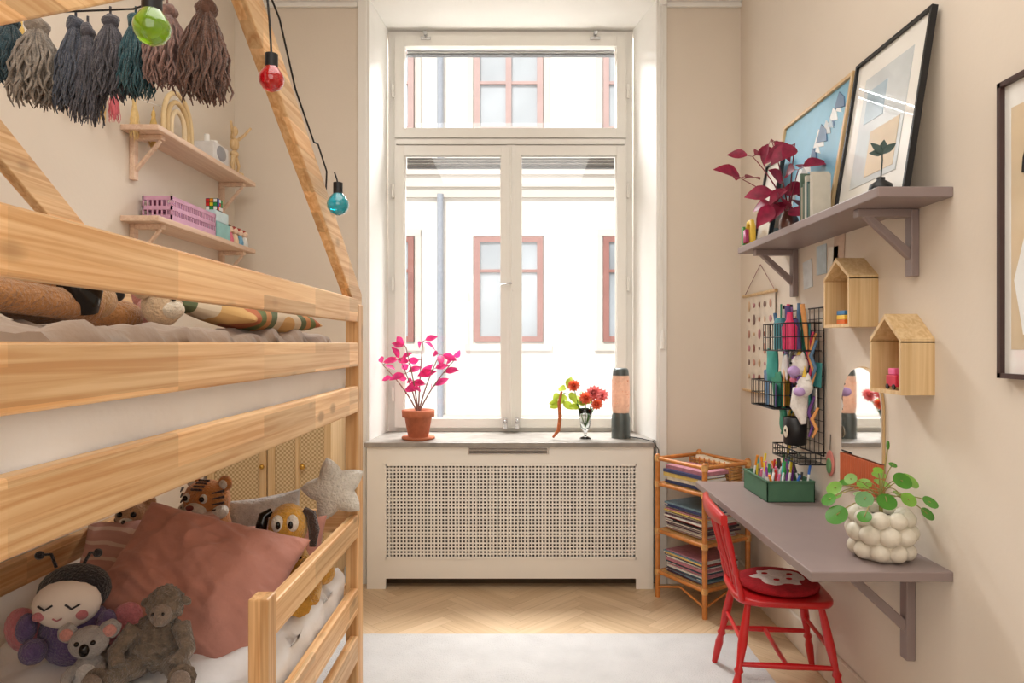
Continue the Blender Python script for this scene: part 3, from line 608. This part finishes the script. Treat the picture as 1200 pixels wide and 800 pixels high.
for k,(y0,y1,zb,hs,ha) in enumerate(((2.275,2.465,1.355,.165,.235),(1.965,2.14,1.150,.155,.232))):
    b=MB('house_shelf'); t=.011; xf=1.095; ym=(y0+y1)/2
    b.box((xf,y0,zb),(XR,y1,zb+t),birch); b.box((xf,y0,zb+t),(XR,y0+t,zb+hs),birch); b.box((xf,y1-t,zb+t),(XR,y1,zb+hs),birch)
    b.prism([(y0,zb+hs-.004),(y0,zb+hs+.008),(ym,zb+ha+.006),(ym,zb+ha-.010)],0,xf-.001,XR,birch); b.prism([(y1,zb+hs-.004),(ym,zb+ha-.010),(ym,zb+ha+.006),(y1,zb+hs+.008)],0,xf-.001,XR,birch)
    b.prism([(y0+.002,zb+.002),(y1-.002,zb+.002),(y1-.002,zb+hs),(ym,zb+ha-.008),(y0+.002,zb+hs)],0,XR-.006,XR-.001,birch); b.done()
b=MB('small_tin')
for i,c in enumerate([(220,110,40),(240,200,80),(60,120,170)]): b.box((1.12,2.36,1.367+i*.016),(1.16,2.42,1.382+i*.016),M('tin%d'%i,C(*c),.5))
b.done(.002)
b=MB('toy_bus'); b.box((1.11,2.02,1.170),(1.155,2.075,1.205),M('tb',C(200,40,70),.4)); b.cb((1.13,2.05,1.215),(.035,.035,.02),M('tb2',C(230,100,150),.4))
for yq in (2.03,2.065): b.cyl((1.108,yq,1.170),(1.112,yq,1.170),.008,black)
b.done(.003)
b=MB('hanging_bead_chart')
b.box((1.184,3.18,1.06),(1.187,3.58,1.54),M('chart_paper',C(230,220,205),.8)); b.cyl((1.18,3.15,1.545),(1.18,3.61,1.545),.008,birch); b.cyl((1.18,3.15,1.055),(1.18,3.61,1.055),.007,birch)
b.tube([(1.18,3.17,1.55),(1.188,3.38,1.69),(1.18,3.59,1.55)],.0015,stemm,5)
chm=[M('cht%d'%q,C(*c),.6) for q,c in enumerate([(200,150,132),(150,96,84),(216,184,150),(136,112,104),(196,140,146)])]
for i in range(5):
    for j in range(6): s_=.010+.008*((i*7+j*5)%3)/2; b.ell((1.182,3.23+i*.075,1.13+j*.072),(.003,s_,s_*(1.5 if (i+j)%2 else .9)),chm[(i*3+j)%5],nu=10,nv=8)
b.done()
b=MB('postcards')
for i,(y,zc,c) in enumerate(((2.83,1.585,(214,220,224)),(2.70,1.63,(190,206,214)),(2.60,1.61,(230,226,214)),(2.55,1.66,(206,180,160)))): b.cb((1.1905,y,zc),(.003,.085,.115),M('pcard%d'%i,C(*c),.6,.12,25),rot=(R.uniform(-.1,.1),0,0))
b.done()
b=MB('arch_mirror'); y0,y1=2.235,2.51; ym=(y0+y1)/2; rr_=(y1-y0)/2; zs=1.215-rr_
mir,nt,bs=newmat('mirror_silver'); bs.inputs['Metallic'].default_value=1; bs.inputs['Roughness'].default_value=.03
tn=nt.nodes.new('ShaderNodeTexNoise'); cr_=nt.nodes.new('ShaderNodeValToRGB'); cr_.color_ramp.elements[0].color=(.86,.86,.86,1); cr_.color_ramp.elements[1].color=(.9,.9,.9,1); nt.links.new(tn.outputs[0],cr_.inputs[0]); nt.links.new(cr_.outputs[0],bs.inputs['Base Color'])
arc=[(ym+rr_*math.cos(a),zs+rr_*math.sin(a)) for a in [math.pi*i/24 for i in range(25)]]
b.prism(arc+[(y0,.905),(y1,.905)],0,1.180,1.186,mir); b.prism([(ym+(p[0]-ym)*1.03,zs+(p[1]-zs)*1.03) for p in arc]+[(y0-.004,.905),(y1+.004,.905)],0,1.186,1.192,birch)
terr=M('terracotta_ridge',C(196,104,66),.6)
b.box((1.178,y0-.004,.79),(1.192,y1+.004,.90),terr)
for i in range(18): yq=y0+.005+i*(y1-y0-.01)/17; b.cyl((1.178,yq,.79),(1.178,yq,.90),.006,terr,n=8)
b.done()
b=MB('oval_charm'); b.ell((1.188,2.62,.84),(.005,.035,.05),M('charm_pink',C(220,140,130),.5)); b.ell((1.183,2.62,.83),(.004,.022,.03),M('charm_green',C(110,160,110),.5)); b.tube([(1.188,2.62,.89),(1.190,2.62,.95)],.0015,black,5); b.done()
# wire organiser
b=MB('wire_grid_organizer')
ya,yb,za,zb=2.66,3.05,.86,1.44; X0=1.182
for i in range(10): y=ya+(yb-ya)*i/9; b.cyl((X0,y,za),(X0,y,zb),.0014 if i not in (0,9) else .003,blkmetal,n=6)
for i in range(14): z=za+(zb-za)*i/13; b.cyl((X0,ya,z),(X0,yb,z),.0014 if i not in (0,13) else .003,blkmetal,n=6)
def basket(xf,y0,y1,z0,z1):
    for z in (z0,(z0+z1)/2,z1): b.tube([(X0,y0,z),(xf,y0,z),(xf,y1,z),(X0,y1,z)],.003 if z!=(z0+z1)/2 else .002,blkmetal,6)
    n=int((y1-y0)/.025)
    for i in range(n+1): y=y0+(y1-y0)*i/n; b.tube([(X0,y,z0),(xf,y,z0),(xf,y,z1)],.0018,blkmetal,5)
    for i in range(5): x=xf+(X0-xf)*i/5; b.cyl((x,y0,z0),(x,y0,z1),.0018,blkmetal,n=5); b.cyl((x,y1,z0),(x,y1,z1),.0018,blkmetal,n=5)
basket(1.05,2.68,2.95,1.27,1.38); basket(1.04,2.80,3.07,1.03,1.14); basket(1.08,2.64,2.92,.83,.875)
b.done()
rainb=[M('craft_%d'%i,C(*c),.6) for i,c in enumerate([(220,70,110),(230,130,160),(70,150,150),(230,196,80),(90,76,130),(230,230,230),(40,40,44),(60,140,112),(90,126,160),(190,90,96),(150,108,180),(230,164,100),(220,216,206),(200,170,140)])]
b=MB('craft_supplies')
for i in range(26):
    y=R.uniform(2.70,2.93); x=R.uniform(1.07,1.16); h=R.uniform(.08,.20); b.cyl((x,y,1.275),(x+R.uniform(-.02,.01),y+R.uniform(-.02,.02),1.275+h),R.uniform(.004,.012),R.choice(rainb),n=8)
b.lathe((1.08,2.74,1.275),[(.028,0),(.03,.09),(.012,.12),(.012,.15)],M('pink_bottle',C(226,60,110),.4),16); b.lathe((1.09,2.86,1.275),[(.028,0),(.028,.11),(.02,.13)],M('teal_jar',C(70,140,150),.4),16)
for i in range(14):
    y=R.uniform(2.83,3.04); x=R.uniform(1.06,1.16); h=R.uniform(.09,.17); b.cb((x,y,1.035+h/2),(.004,R.uniform(.05,.09),h),R.choice(rainb),rot=(R.uniform(-.2,.2),0,R.uniform(-.5,.5)))
b.done()
b=MB('hanging_pouches')
m1=M('teal_pouch',C(70,160,150),.8); m2=M('white_plush',C(238,234,228),.9,.06,40,.5); m3=M('purple_felt',C(120,80,150),.8); m4=M('lilac',C(190,160,210),.8)
b.cushion((1.08,2.93,1.205),.11,.15,.04,(math.radians(90),0,math.radians(90)),m1,n=10,wr=.004)
b.cushion((1.10,2.84,1.20),.08,.11,.03,(math.radians(90),0,math.radians(80)),rainb[5],n=10,wr=.004)
b.cushion((1.10,2.86,.98),.08,.12,.03,(math.radians(90),.2,math.radians(80)),rainb[7],n=10,wr=.004)
for (y,z,s) in ((2.74,1.21,.05),(2.69,1.13,.045)):
    b.ell((1.12,y,z),(s*.6,s,s*.9),m2); b.ell((1.09,y-.02,z-.02),(s*.5,s*.5,s*.4),m4); b.lathe((1.12,y,z+s*.8),[(.012,0),(.004,.03),(.001,.045)],rainb[3],8); b.ell((1.085,y,z+.01),.005,eye)
    for sg in (-1,1): b.lathe((1.12,y+sg*.03,z+s*.6),[(.012,0),(.008,.015),(.001,.028)],m2,8)
    for q in range(6): b.ell((1.12,y+.03+q*.004,z+.03-q*.018),(.02,.014,.014),[m3,m4,rainb[1]][q%3])
b.tube([(1.12,2.73,1.12),(1.11,2.72,1.05),(1.12,2.70,.98)],[.03,.034,.01],m2,10)
for i in range(30):
    y=2.66+i*.011; z=1.16+R.uniform(-.12,.26); L_=R.uniform(.08,.24); b.tube([(1.16,y,z),(1.14,y+.01,z-L_*.4),(1.15,y-.01,z-L_*.7),(1.14,y+.005,z-L_)],[.005,.008,.007,.004],R.choice([m3,m4,m1,m2]+rainb),6)
for i in range(26): b.cb((1.165,2.68+R.uniform(0,.34),1.17+R.uniform(-.28,.24)),(.004,R.uniform(.04,.07),R.uniform(.05,.1)),R.choice(rainb+[m1,m4,m2]),rot=(R.uniform(-.5,.5),0,R.uniform(-.2,.2)))
b.done()
b=MB('black_hanging_cup'); b.lathe((1.11,2.76,.89),[(.036,0),(.044,.005),(.046,.11),(.042,.112),(.040,.01)],black,20); b.ell((1.066,2.745,.945),(.003,.022,.024),M('cup_print',C(220,210,190),.6)); b.ell((1.063,2.74,.95),.005,black,nu=8,nv=6); b.done()
gm=M('green_box',C(72,114,88),.6)
b=MB('pen_box'); x0,x1,y0,y1,z0,z1=.975,1.165,2.70,2.98,.67,.755
b.box((x0,y0,z0),(x1,y1,z0+.005),gm); b.box((x0,y0,z0),(x0+.006,y1,z1),gm); b.box((x1-.006,y0,z0),(x1,y1,z1),gm); b.box((x0,y0,z0),(x1,y0+.006,z1),gm); b.box((x0,y1-.006,z0),(x1,y1,z1),gm)
b.box((x0-.003,y0-.003,z1-.008),(x0,y1+.003,z1),gm); b.box((x0-.003,y0-.003,z1-.008),(x1,y0,z1),gm)
b.done(.002)
b=MB('felt_pens')
pcs=[M('pen%d'%i,C(*c),.4) for i,c in enumerate([(230,60,60),(240,150,40),(250,220,60),(60,160,80),(50,110,200),(150,70,170),(240,130,170),(60,60,60),(240,240,240),(60,190,190)])]
for i in range(48):
    x=R.uniform(.99,1.15); y=R.uniform(2.72,2.96); h=R.uniform(.10,.15); t=V(R.uniform(-.035,.035),R.uniform(-.035,.035),h); p=V(x,y,.676); q=pcs[i%10]
    b.cyl(p,p+t*.7,.0045,wht if i%3 else q,n=8); b.cyl(p+t*.7,p+t,.0052,q,n=8)
b.done()
# pilea
cer=M('cream_ceramic',C(220,212,196),.5,.06,40,.15,80); pil=M('pilea_leaf',C(76,140,44),.3,.15,18,coat=.3,leafy=.2); pil2=M('pilea_leaf_light',C(124,174,66),.3,.12,18,coat=.3,leafy=.25); pst=M('pilea_stem',C(150,140,80),.5); soil=M('soil',C(60,44,34),.95,.3,60,.8)
b=MB('pilea_pot_plant'); px_,py_=1.062,2.01
b.lathe((px_,py_,.67),[(.055,0),(.072,.01),(.076,.07),(.072,.135),(.064,.14),(.062,.115)],cer,24)
for q_,(lz,rad,sz) in enumerate(((.030,.064,.029),(.078,.070,.031),(.122,.066,.027))):
    for k in range(9):
        a=2*math.pi*(k+.5*q_)/9; b.ell((px_+rad*math.cos(a),py_+rad*math.sin(a),.67+lz),(sz,sz,sz*.92),cer,nu=16,nv=12)
b.lathe((px_,py_,.67),[(.062,.118),(.02,.125)],soil,20)
rr=random.Random(21); b.tube([(px_,py_,.78),(px_,py_+.005,.87)],.006,pst,8)
LV=[(-.150,-.04,.805,.032),(-.125,.03,.868,.024),(-.155,.0,.84,.022),(-.07,-.04,.850,.025),(-.035,.03,.880,.021),(-.01,-.05,.845,.027),(.015,.04,.905,.021),(.035,-.05,.905,.027),(.085,.0,.895,.028),(.03,-.09,.86,.022),(.085,-.10,.855,.022),(.095,-.07,.815,.021),(.05,.09,.87,.024),(-.05,.11,.87,.024),(-.09,.10,.83,.022),(.09,.06,.84,.022),(.0,.12,.83,.022),(-.02,-.02,.93,.014),(.04,.01,.94,.012),(-.09,-.08,.81,.020),(-.10,-.02,.905,.018)]
for dx,dy,z,r in LV:
    e=V(px_+dx,py_+dy,z); s0=V(px_,py_+.003,.83+.04*rr.random()); mid=(s0+e)/2+V(0,0,.035)
    b.tube([s0.lerp(mid,u).lerp(mid.lerp(e,u),u) for u in (0,.2,.4,.6,.8,1)],.0016,pst,5)
    nr=V(dx*4-.1,dy*3-.45,rr.uniform(.5,1.0)); b.disc(e,nr,r,pil if rr.random()<.65 else pil2,n=20)
b.tube([(px_,py_,.87),(px_+.01,py_,.93),(px_+.02,py_,1.0)],.002,pst,6); b.ell((px_+.02,py_,1.0),(.005,.004,.014),pil)
b.done()
# ---------------------------------------------------------------- chair
red=M('red_paint',C(196,24,28),.35,.06,10,coat=.4)
b=MB('red_spindle_chair'); b.T=Matrix.Translation((.955,2.56,.0125))@Matrix.Rotation(math.radians(-6),4,'Z')
so=[]
for i in range(32):
    a=2*math.pi*i/32; cx=math.cos(a); sy=math.sin(a); e=.42; x=.175*abs(cx)**e*(1 if cx>0 else -1); y=.17*abs(sy)**e*(1 if sy>0 else -1)*(1+.06*cx); so.append((x,y))
rings=[[(x*k,y*k,z) for x,y in so] for k,z in ((.88,.352),(.97,.357),(1,.366),(1,.374),(.985,.380),(.93,.381),(.6,.377),(.1,.375))]
b.loft(rings,red)
prof=[(0,.011),(.08,.013),(.25,.016),(.33,.011),(.36,.017),(.40,.011),(.6,.017),(.8,.015),(1,.011)]
def lp_(sx,sy,t): return V(sx*.19,sy*.185,0).lerp(V(sx*.125,sy*.12,.358),t)
for sx in (-1,1):
    for sy in (-1,1): b.tube([lp_(sx,sy,t) for t,_ in prof],[r for _,r in prof],red,12)
for sy in (-1,1): b.tube([lp_(-1,sy,.42),(lp_(-1,sy,.42)+lp_(1,sy,.42))/2,lp_(1,sy,.42)],[.008,.012,.008],red,10)
b.tube([(lp_(-1,-1,.42)+lp_(1,-1,.42))/2,(lp_(-1,1,.42)+lp_(1,1,.42))/2],.009,red,10); b.tube([lp_(-1,-1,.62),lp_(-1,1,.62)],.008,red,10); b.tube([lp_(1,-1,.58),lp_(1,1,.58)],.008,red,10)
for k,yy in enumerate((-.14,-.07,0,.07,.14)):
    o=abs(k-2)==2; A=V(-.15,yy,.37); B=V(-.215-.012*(1-abs(yy)/.14),yy*1.13,.655)
    b.tube([A.lerp(B,t) for t in (0,.15,.3,.35,.42,.7,1)],[(.011 if o else .007)*q for q in (1,1.15,.8,1.25,.8,1.1,.8)],red,10)
rings=[]
for i in range(13):
    t=-1+2*i/12; y=t*.19; x=-.222-.022*(1-t*t); h=.026*(1-.35*t*t) ; zc=.665+.006*(1-t*t)
    rings.append([(x-.010,y,zc-h),(x-.013,y,zc),(x-.010,y,zc+h),(x,y,zc+h+.004),(x+.010,y,zc+h),(x+.012,y,zc),(x+.010,y,zc-h),(x,y,zc-h-.003)])
b.loft(rings,red); b.done()
b=MB('round_seat_cushion'); b.T=Matrix.Translation((.965,2.56,.395)); rc2=M('red_felt',C(172,28,38),.95,.15,40,.6,150)
b.lathe((0,0,0),[(.13,0),(.145,.006),(.147,.014),(.135,.024),(.08,.029),(.01,.030)],rc2,32)
wf2=M('white_felt',C(232,220,214),.95,.06,40,.6,150)
b.ell((0,0,.027),(.095,.085,.006),wf2,nz=.25,ns=25,nu=32); b.ell((.0,.02,.031),(.03,.045,.005),wf2)
for p in ((-.04,.03),(.03,-.03),(-.02,-.04),(.05,.02)): b.ell((p[0],p[1],.033),(.012,.009,.003),rc2,nu=10,nv=6)
b.done()
# ---------------------------------------------------------------- rattan rack
rat=M('rattan',C(196,124,58),.4,.2,30,coat=.3); rat2=M('rattan_light',C(218,166,102),.5,.2,60,.5,120)
TR=Matrix.Translation((.912,3.435,0))@Matrix.Rotation(math.radians(30),4,'Z')
b=MB('rattan_bookshelf'); b.T=TR; hu,hv=.145,.165
for su in (-1,1):
    for sv in (-1,1):
        b.tube([(su*hu,sv*hv,0),(su*hu,sv*hv,.72)],.013,rat,10); b.ell((su*hu,sv*hv,.72),.015,rat)
        for z in (.13,.34,.58,.71): b.cyl((su*hu,sv*hv,z-.014),(su*hu,sv*hv,z+.014),.0165,rat2,n=10)
for z in (.13,.34,.58,.71):
    for sv in (-1,1): b.cyl((-hu,sv*hv,z),(hu,sv*hv,z),.010,rat,n=10)
    for su in (-1,1): b.cyl((su*hu,-hv,z),(su*hu,hv,z),.010,rat,n=10)
    if z<.7:
        for i in range(20): v=-hv+2*hv*(i+.5)/20; b.cyl((-hu,v,z+.003),(hu,v,z+.003),.006,rat2,n=6)
b.tube([(-hu,-hv,.05),(-hu,0,.10),(-hu,hv,.05)],.006,rat,6); b.tube([(-hu,-hv,.05),(0,-hv,.10),(hu,-hv,.05)],.006,rat,6)
b.done()
b=MB('magazines_and_books'); b.T=TR
mm=[M('mag%d'%i,C(*c),.5,.15,40) for i,c in enumerate([(60,70,110),(220,214,200),(150,60,66),(50,90,108),(216,190,110),(90,66,82),(190,130,144),(240,240,236),(60,60,66),(120,150,166),(226,222,214),(200,190,176)])]
for z0,z1 in ((.142,.25),(.352,.49),(.592,.672)):
    z=z0
    while z<z1:
        t=R.uniform(.004,.009) if z0<.5 else R.uniform(.014,.024); a=R.uniform(-.010,.010); w2=R.uniform(.10,.118)
        uo=(-.008 if z0<.5 else -.045)
        b.cb((uo+a,R.uniform(-.01,.01),z+t/2),(w2*2 if z0<.5 else .16,R.uniform(.25,.28),t*.94),R.choice(mm),rot=(0,0,R.uniform(-.04,.04))); b.cb((uo+a,0,z+t/2),((w2*2 if z0<.5 else .16)-.006,.265,t*.6),wht); z+=t
b.done()
b=MB('wicker_basket'); b.T=TR
for i in range(7): z=.604+i*.016; b.tube([(.055,-.14,z),(.128,-.14,z),(.128,.13,z),(.055,.13,z),(.055,-.14,z)],.007,rat2,6)
for i in range(9): v=-.14+i*.034; b.cyl((.047,v,.598),(.047,v,.715),.003,rat,n=6)
b.cb((.092,0,.70),(.06,.2,.02),M('folded_paper',C(228,214,190),.8),rot=(.1,.1,.1)); b.done()
# ---------------------------------------------------------------- sill objects
tc_=M('terracotta',C(186,108,76),.8,.12,30,.2,80)
b=MB('magenta_pot_plant'); c0=(-.56,3.74,.777)
b.lathe(c0,[(.085,0),(.092,.006),(.088,.014),(.05,.012)],tc_,28); b.lathe(c0,[(.055,.012),(.075,.12),(.088,.12),(.09,.158),(.08,.16),(.074,.13)],tc_,28); b.lathe(c0,[(.076,.135),(.01,.14)],soil,20)
plant(b,(-.56,3.74,.91),[(-.10,0,.30),(.02,.03,.40),(.12,-.02,.33),(-.20,.03,.27),(.20,.0,.30),(-.06,-.05,.37)],mag,M('stem_grey',C(150,110,100),.6),.080,.040,3,nl=3,r=.004,up=(0,-.9,.35),t0=.6)
b.done()
b=MB('flower_vase'); c0=(.355,3.74,.777)
b.lathe(c0,[(.030,0),(.032,.004),(.008,.015),(.008,.035),(.025,.06),(.033,.12),(.040,.165),(.0385,.165),(.0315,.12),(.0235,.065),(.003,.05)],glas,24)
fo_=M('flower_orange',C(240,120,82),.6,.2,40,leafy=.35); fp=M('flower_pink',C(236,134,132),.6,.2,40,leafy=.35); am=M('amaranth',C(200,112,66),.8,.25,60,.8,150)
rr=random.Random(4)
def bloom(b,p,r,m):
    p=Vector(p); q=V(rr.uniform(-.3,.3),-1,.6).normalized().to_track_quat('Z','Y'); b.ell(p,(r*.3,r*.3,r*.3),m)
    for ly,nn,el in ((0,12,-.1),(1,10,.35),(2,8,.9),(3,6,1.8)):
        for k in range(nn): a=2*math.pi*(k+.5*ly)/nn; d=q@V(math.cos(a),math.sin(a),el); b.leaf(p+d*.004,d,r*(1-.13*ly),r*.55,m,up=q@V(0,0,1),bend=-.15,n=4)
for (dx,dy,dz,r,m) in ((-.065,0,.29,.034,fo_),(.045,-.02,.25,.044,fp),(.0,-.03,.225,.036,fo_),(.09,.02,.235,.038,fp),(.06,-.03,.19,.030,fo_)):
    e=V(c0[0]+dx,c0[1]+dy,c0[2]+dz); b.tube([(c0[0],c0[1],c0[2]+.06),((c0[0]+e.x)/2,(c0[1]+e.y)/2,c0[2]+.16),e],.0025,grn,6); bloom(b,e,r,m)
for i in range(14):
    a=rr.uniform(0,6.28); q=V(math.cos(a),math.sin(a),rr.uniform(.1,1.3)); b.leaf((c0[0]+rr.uniform(-.05,.03),c0[1],c0[2]+.16+rr.uniform(0,.06)),q,rr.uniform(.05,.08),.036,lgrn if i%3 else grn,up=(0,-.8,.5))
for i in range(9): b.leaf((c0[0]-.11+rr.uniform(-.03,.03),c0[1],c0[2]+.22+rr.uniform(-.03,.07)),(rr.uniform(-1,.4),rr.uniform(-.5,.5),rr.uniform(-.5,.9)),.07,.042,lgrn,up=(0,-.9,.3))
b.tube([(c0[0],c0[1],c0[2]+.12),(c0[0]-.08,c0[1],c0[2]+.24),(c0[0]-.12,c0[1],c0[2]+.25)],.0025,grn,6)
pp=[(c0[0]-.13,c0[1]-.01,c0[2]+.26),(c0[0]-.145,c0[1]-.02,c0[2]+.20),(c0[0]-.14,c0[1]-.03,c0[2]+.12),(c0[0]-.15,c0[1]-.04,c0[2]+.05),(c0[0]-.18,c0[1]-.05,c0[2]+.014)]
b.tube(pp,[.006,.009,.010,.010,.006],am,8)
b.done()
b=MB('glitter_lava_lamp'); c0=(.555,3.78,.777); gb=M('lamp_base',C(92,98,96),.4,metal=.5)
b.lathe(c0,[(.052,0),(.052,.11),(.046,.135),(.043,.14)],gb,24); b.lathe(c0,[(.046,.345),(.042,.375),(.036,.385),(.01,.386)],gb,24)
b.lathe(c0,[(.046,.14),(.05,.18),(.05,.30),(.046,.345)],M('lamp_liquid',C(250,216,196),.15,.10,60,coat=.6,leafy=.6),24)
rr=random.Random(3); gd=M('glitter',C(236,170,130),.3,metal=.3)
for i in range(50): a=rr.uniform(0,6.28); b.ell((c0[0]+.0495*math.cos(a),c0[1]+.0495*math.sin(a),c0[2]+rr.uniform(.17,.32)),.0026,gd,nu=5,nv=4)
b.done()
# ---------------------------------------------------------------- exterior
fac=M('facade_render',C(240,234,226),.9,.03,1.5); fac2=M('facade_trim',C(222,214,204),.9,.03,2); wr_=M('red_window_paint',C(160,110,102),.6,.08,4); wr2=M('pale_window_paint',C(196,166,160),.6,.08,4); pn=M('street_glass',C(170,178,184),.15,.25,.8); pn2=M('street_glass_pale',C(196,202,206),.2,.15,.8); pipe=M('downpipe',C(168,174,184),.6)
b=MB('facade_building')
b.box((-14,12,-8),(14,12.6,16),fac)
for z0,z1,d in ((3.85,4.02,.08),(4.02,4.22,.14),(4.22,4.30,.20),(-.15,.05,.12),(7.6,7.9,.2),(-4.5,-4.2,.2)): b.box((-14,12-d,z0),(14,12,z1),fac2)
for r_,(zb,zt) in enumerate(((1.33,3.16),(5.0,6.45),(-3.2,-1.2))):
    fr_=wr2 if r_==1 else wr_; pg=pn2 if r_==1 else pn
    for k in range(-4,5):
        xc=-.21+2.26*k; x0,x1=xc-.6,xc+.6
        b.box((x0-.12,11.96,zb-.12),(x0-.02,12,zt+.12),fac2); b.box((x1+.02,11.96,zb-.12),(x1+.12,12,zt+.12),fac2); b.box((x0-.12,11.955,zt+.02),(x1+.12,12,zt+.14),fac2); b.box((x0-.16,11.92,zb-.16),(x1+.16,12,zb-.04),fac2)
        b.box((x0,11.99,zb),(x1,11.998,zt),pg)
        for a,c_ in ((x0,x0+.10),(x1-.10,x1),(xc-.05,xc+.05)): b.box((a,11.93,zb),(c_,12,zt),fr_)
        for a,c_ in ((zb,zb+.09),(zt-.09,zt),(zt-.62,zt-.57)): b.box((x0,11.935,a),(x1,12,c_),fr_)
b.cyl((-1.40,11.90,-6),(-1.40,11.90,3.9),.055,pipe,n=12); b.cyl((-1.40,11.90,4.3),(-1.40,11.90,12),.055,pipe,n=12)
b.done()
b=MB('street_ground'); b.box((-14,4.6,-8.2),(14,12,-8),M('asphalt',C(150,148,144),.9)); b.done()
# ---------------------------------------------------------------- lights
w=bpy.data.worlds.new('sky'); scene.world=w; w.use_nodes=True; nt=w.node_tree; bg=nt.nodes['Background']
sk=nt.nodes.new('ShaderNodeTexSky'); sk.sky_type='HOSEK_WILKIE'; sk.turbidity=4; sk.sun_direction=(.2,-.7,.7)
mixn=nt.nodes.new('ShaderNodeMix'); mixn.data_type='RGBA'; mixn.inputs[0].default_value=.8; nt.links.new(sk.outputs[0],mixn.inputs[6]); mixn.inputs[7].default_value=(1,.99,.97,1)
nt.links.new(mixn.outputs[2],bg.inputs[0]); bg.inputs[1].default_value=1.2
def light(name,typ,loc,direc,energy,size=1,size2=None,col=(1,1,1)):
    l=bpy.data.lights.new(name,typ); o=bpy.data.objects.new(name,l); scene.collection.objects.link(o); o.location=loc
    o.rotation_euler=Vector(direc).to_track_quat('-Z','Y').to_euler(); l.energy=energy; l.color=col
    if typ=='AREA':
        l.size=size
        if size2: l.shape='RECTANGLE'; l.size_y=size2
    if typ=='SUN': l.angle=math.radians(12)
    return o
light('sun','SUN',(0,-5,10),(.25,.8,-.62),2.7,col=(1,.98,.95))
light('window_fill','AREA',(-.1,5.2,4.3),(0,-1,-.95),620,2.4,1.4,col=(1,1,1))  # added area lamp outside, above the view; boosts sky-like light through the window
light('ceiling_fill','AREA',(-.1,1.2,3.18),(0,0,-1),31,1.6,2.2,col=(1,.98,.94))  # added fill lamp under the ceiling, out of view; no fitting modelled
light('rear_fill','AREA',(.1,-.8,1.9),(0,1,-.1),21,1.8,1.8,col=(1,.98,.94))  # added fill lamp behind the camera, brightens the interior
cam=bpy.data.cameras.new('camera'); co=bpy.data.objects.new('camera',cam); scene.collection.objects.link(co)
co.location=(0,0,1.3); co.rotation_euler=(math.radians(90),0,0); cam.lens=24; cam.sensor_width=36; cam.shift_x=-10/1200; cam.shift_y=2/1200; cam.clip_start=.02
scene.camera=co
scene.view_settings.view_transform='Standard'; scene.view_settings.look='None'; scene.view_settings.exposure=0.05
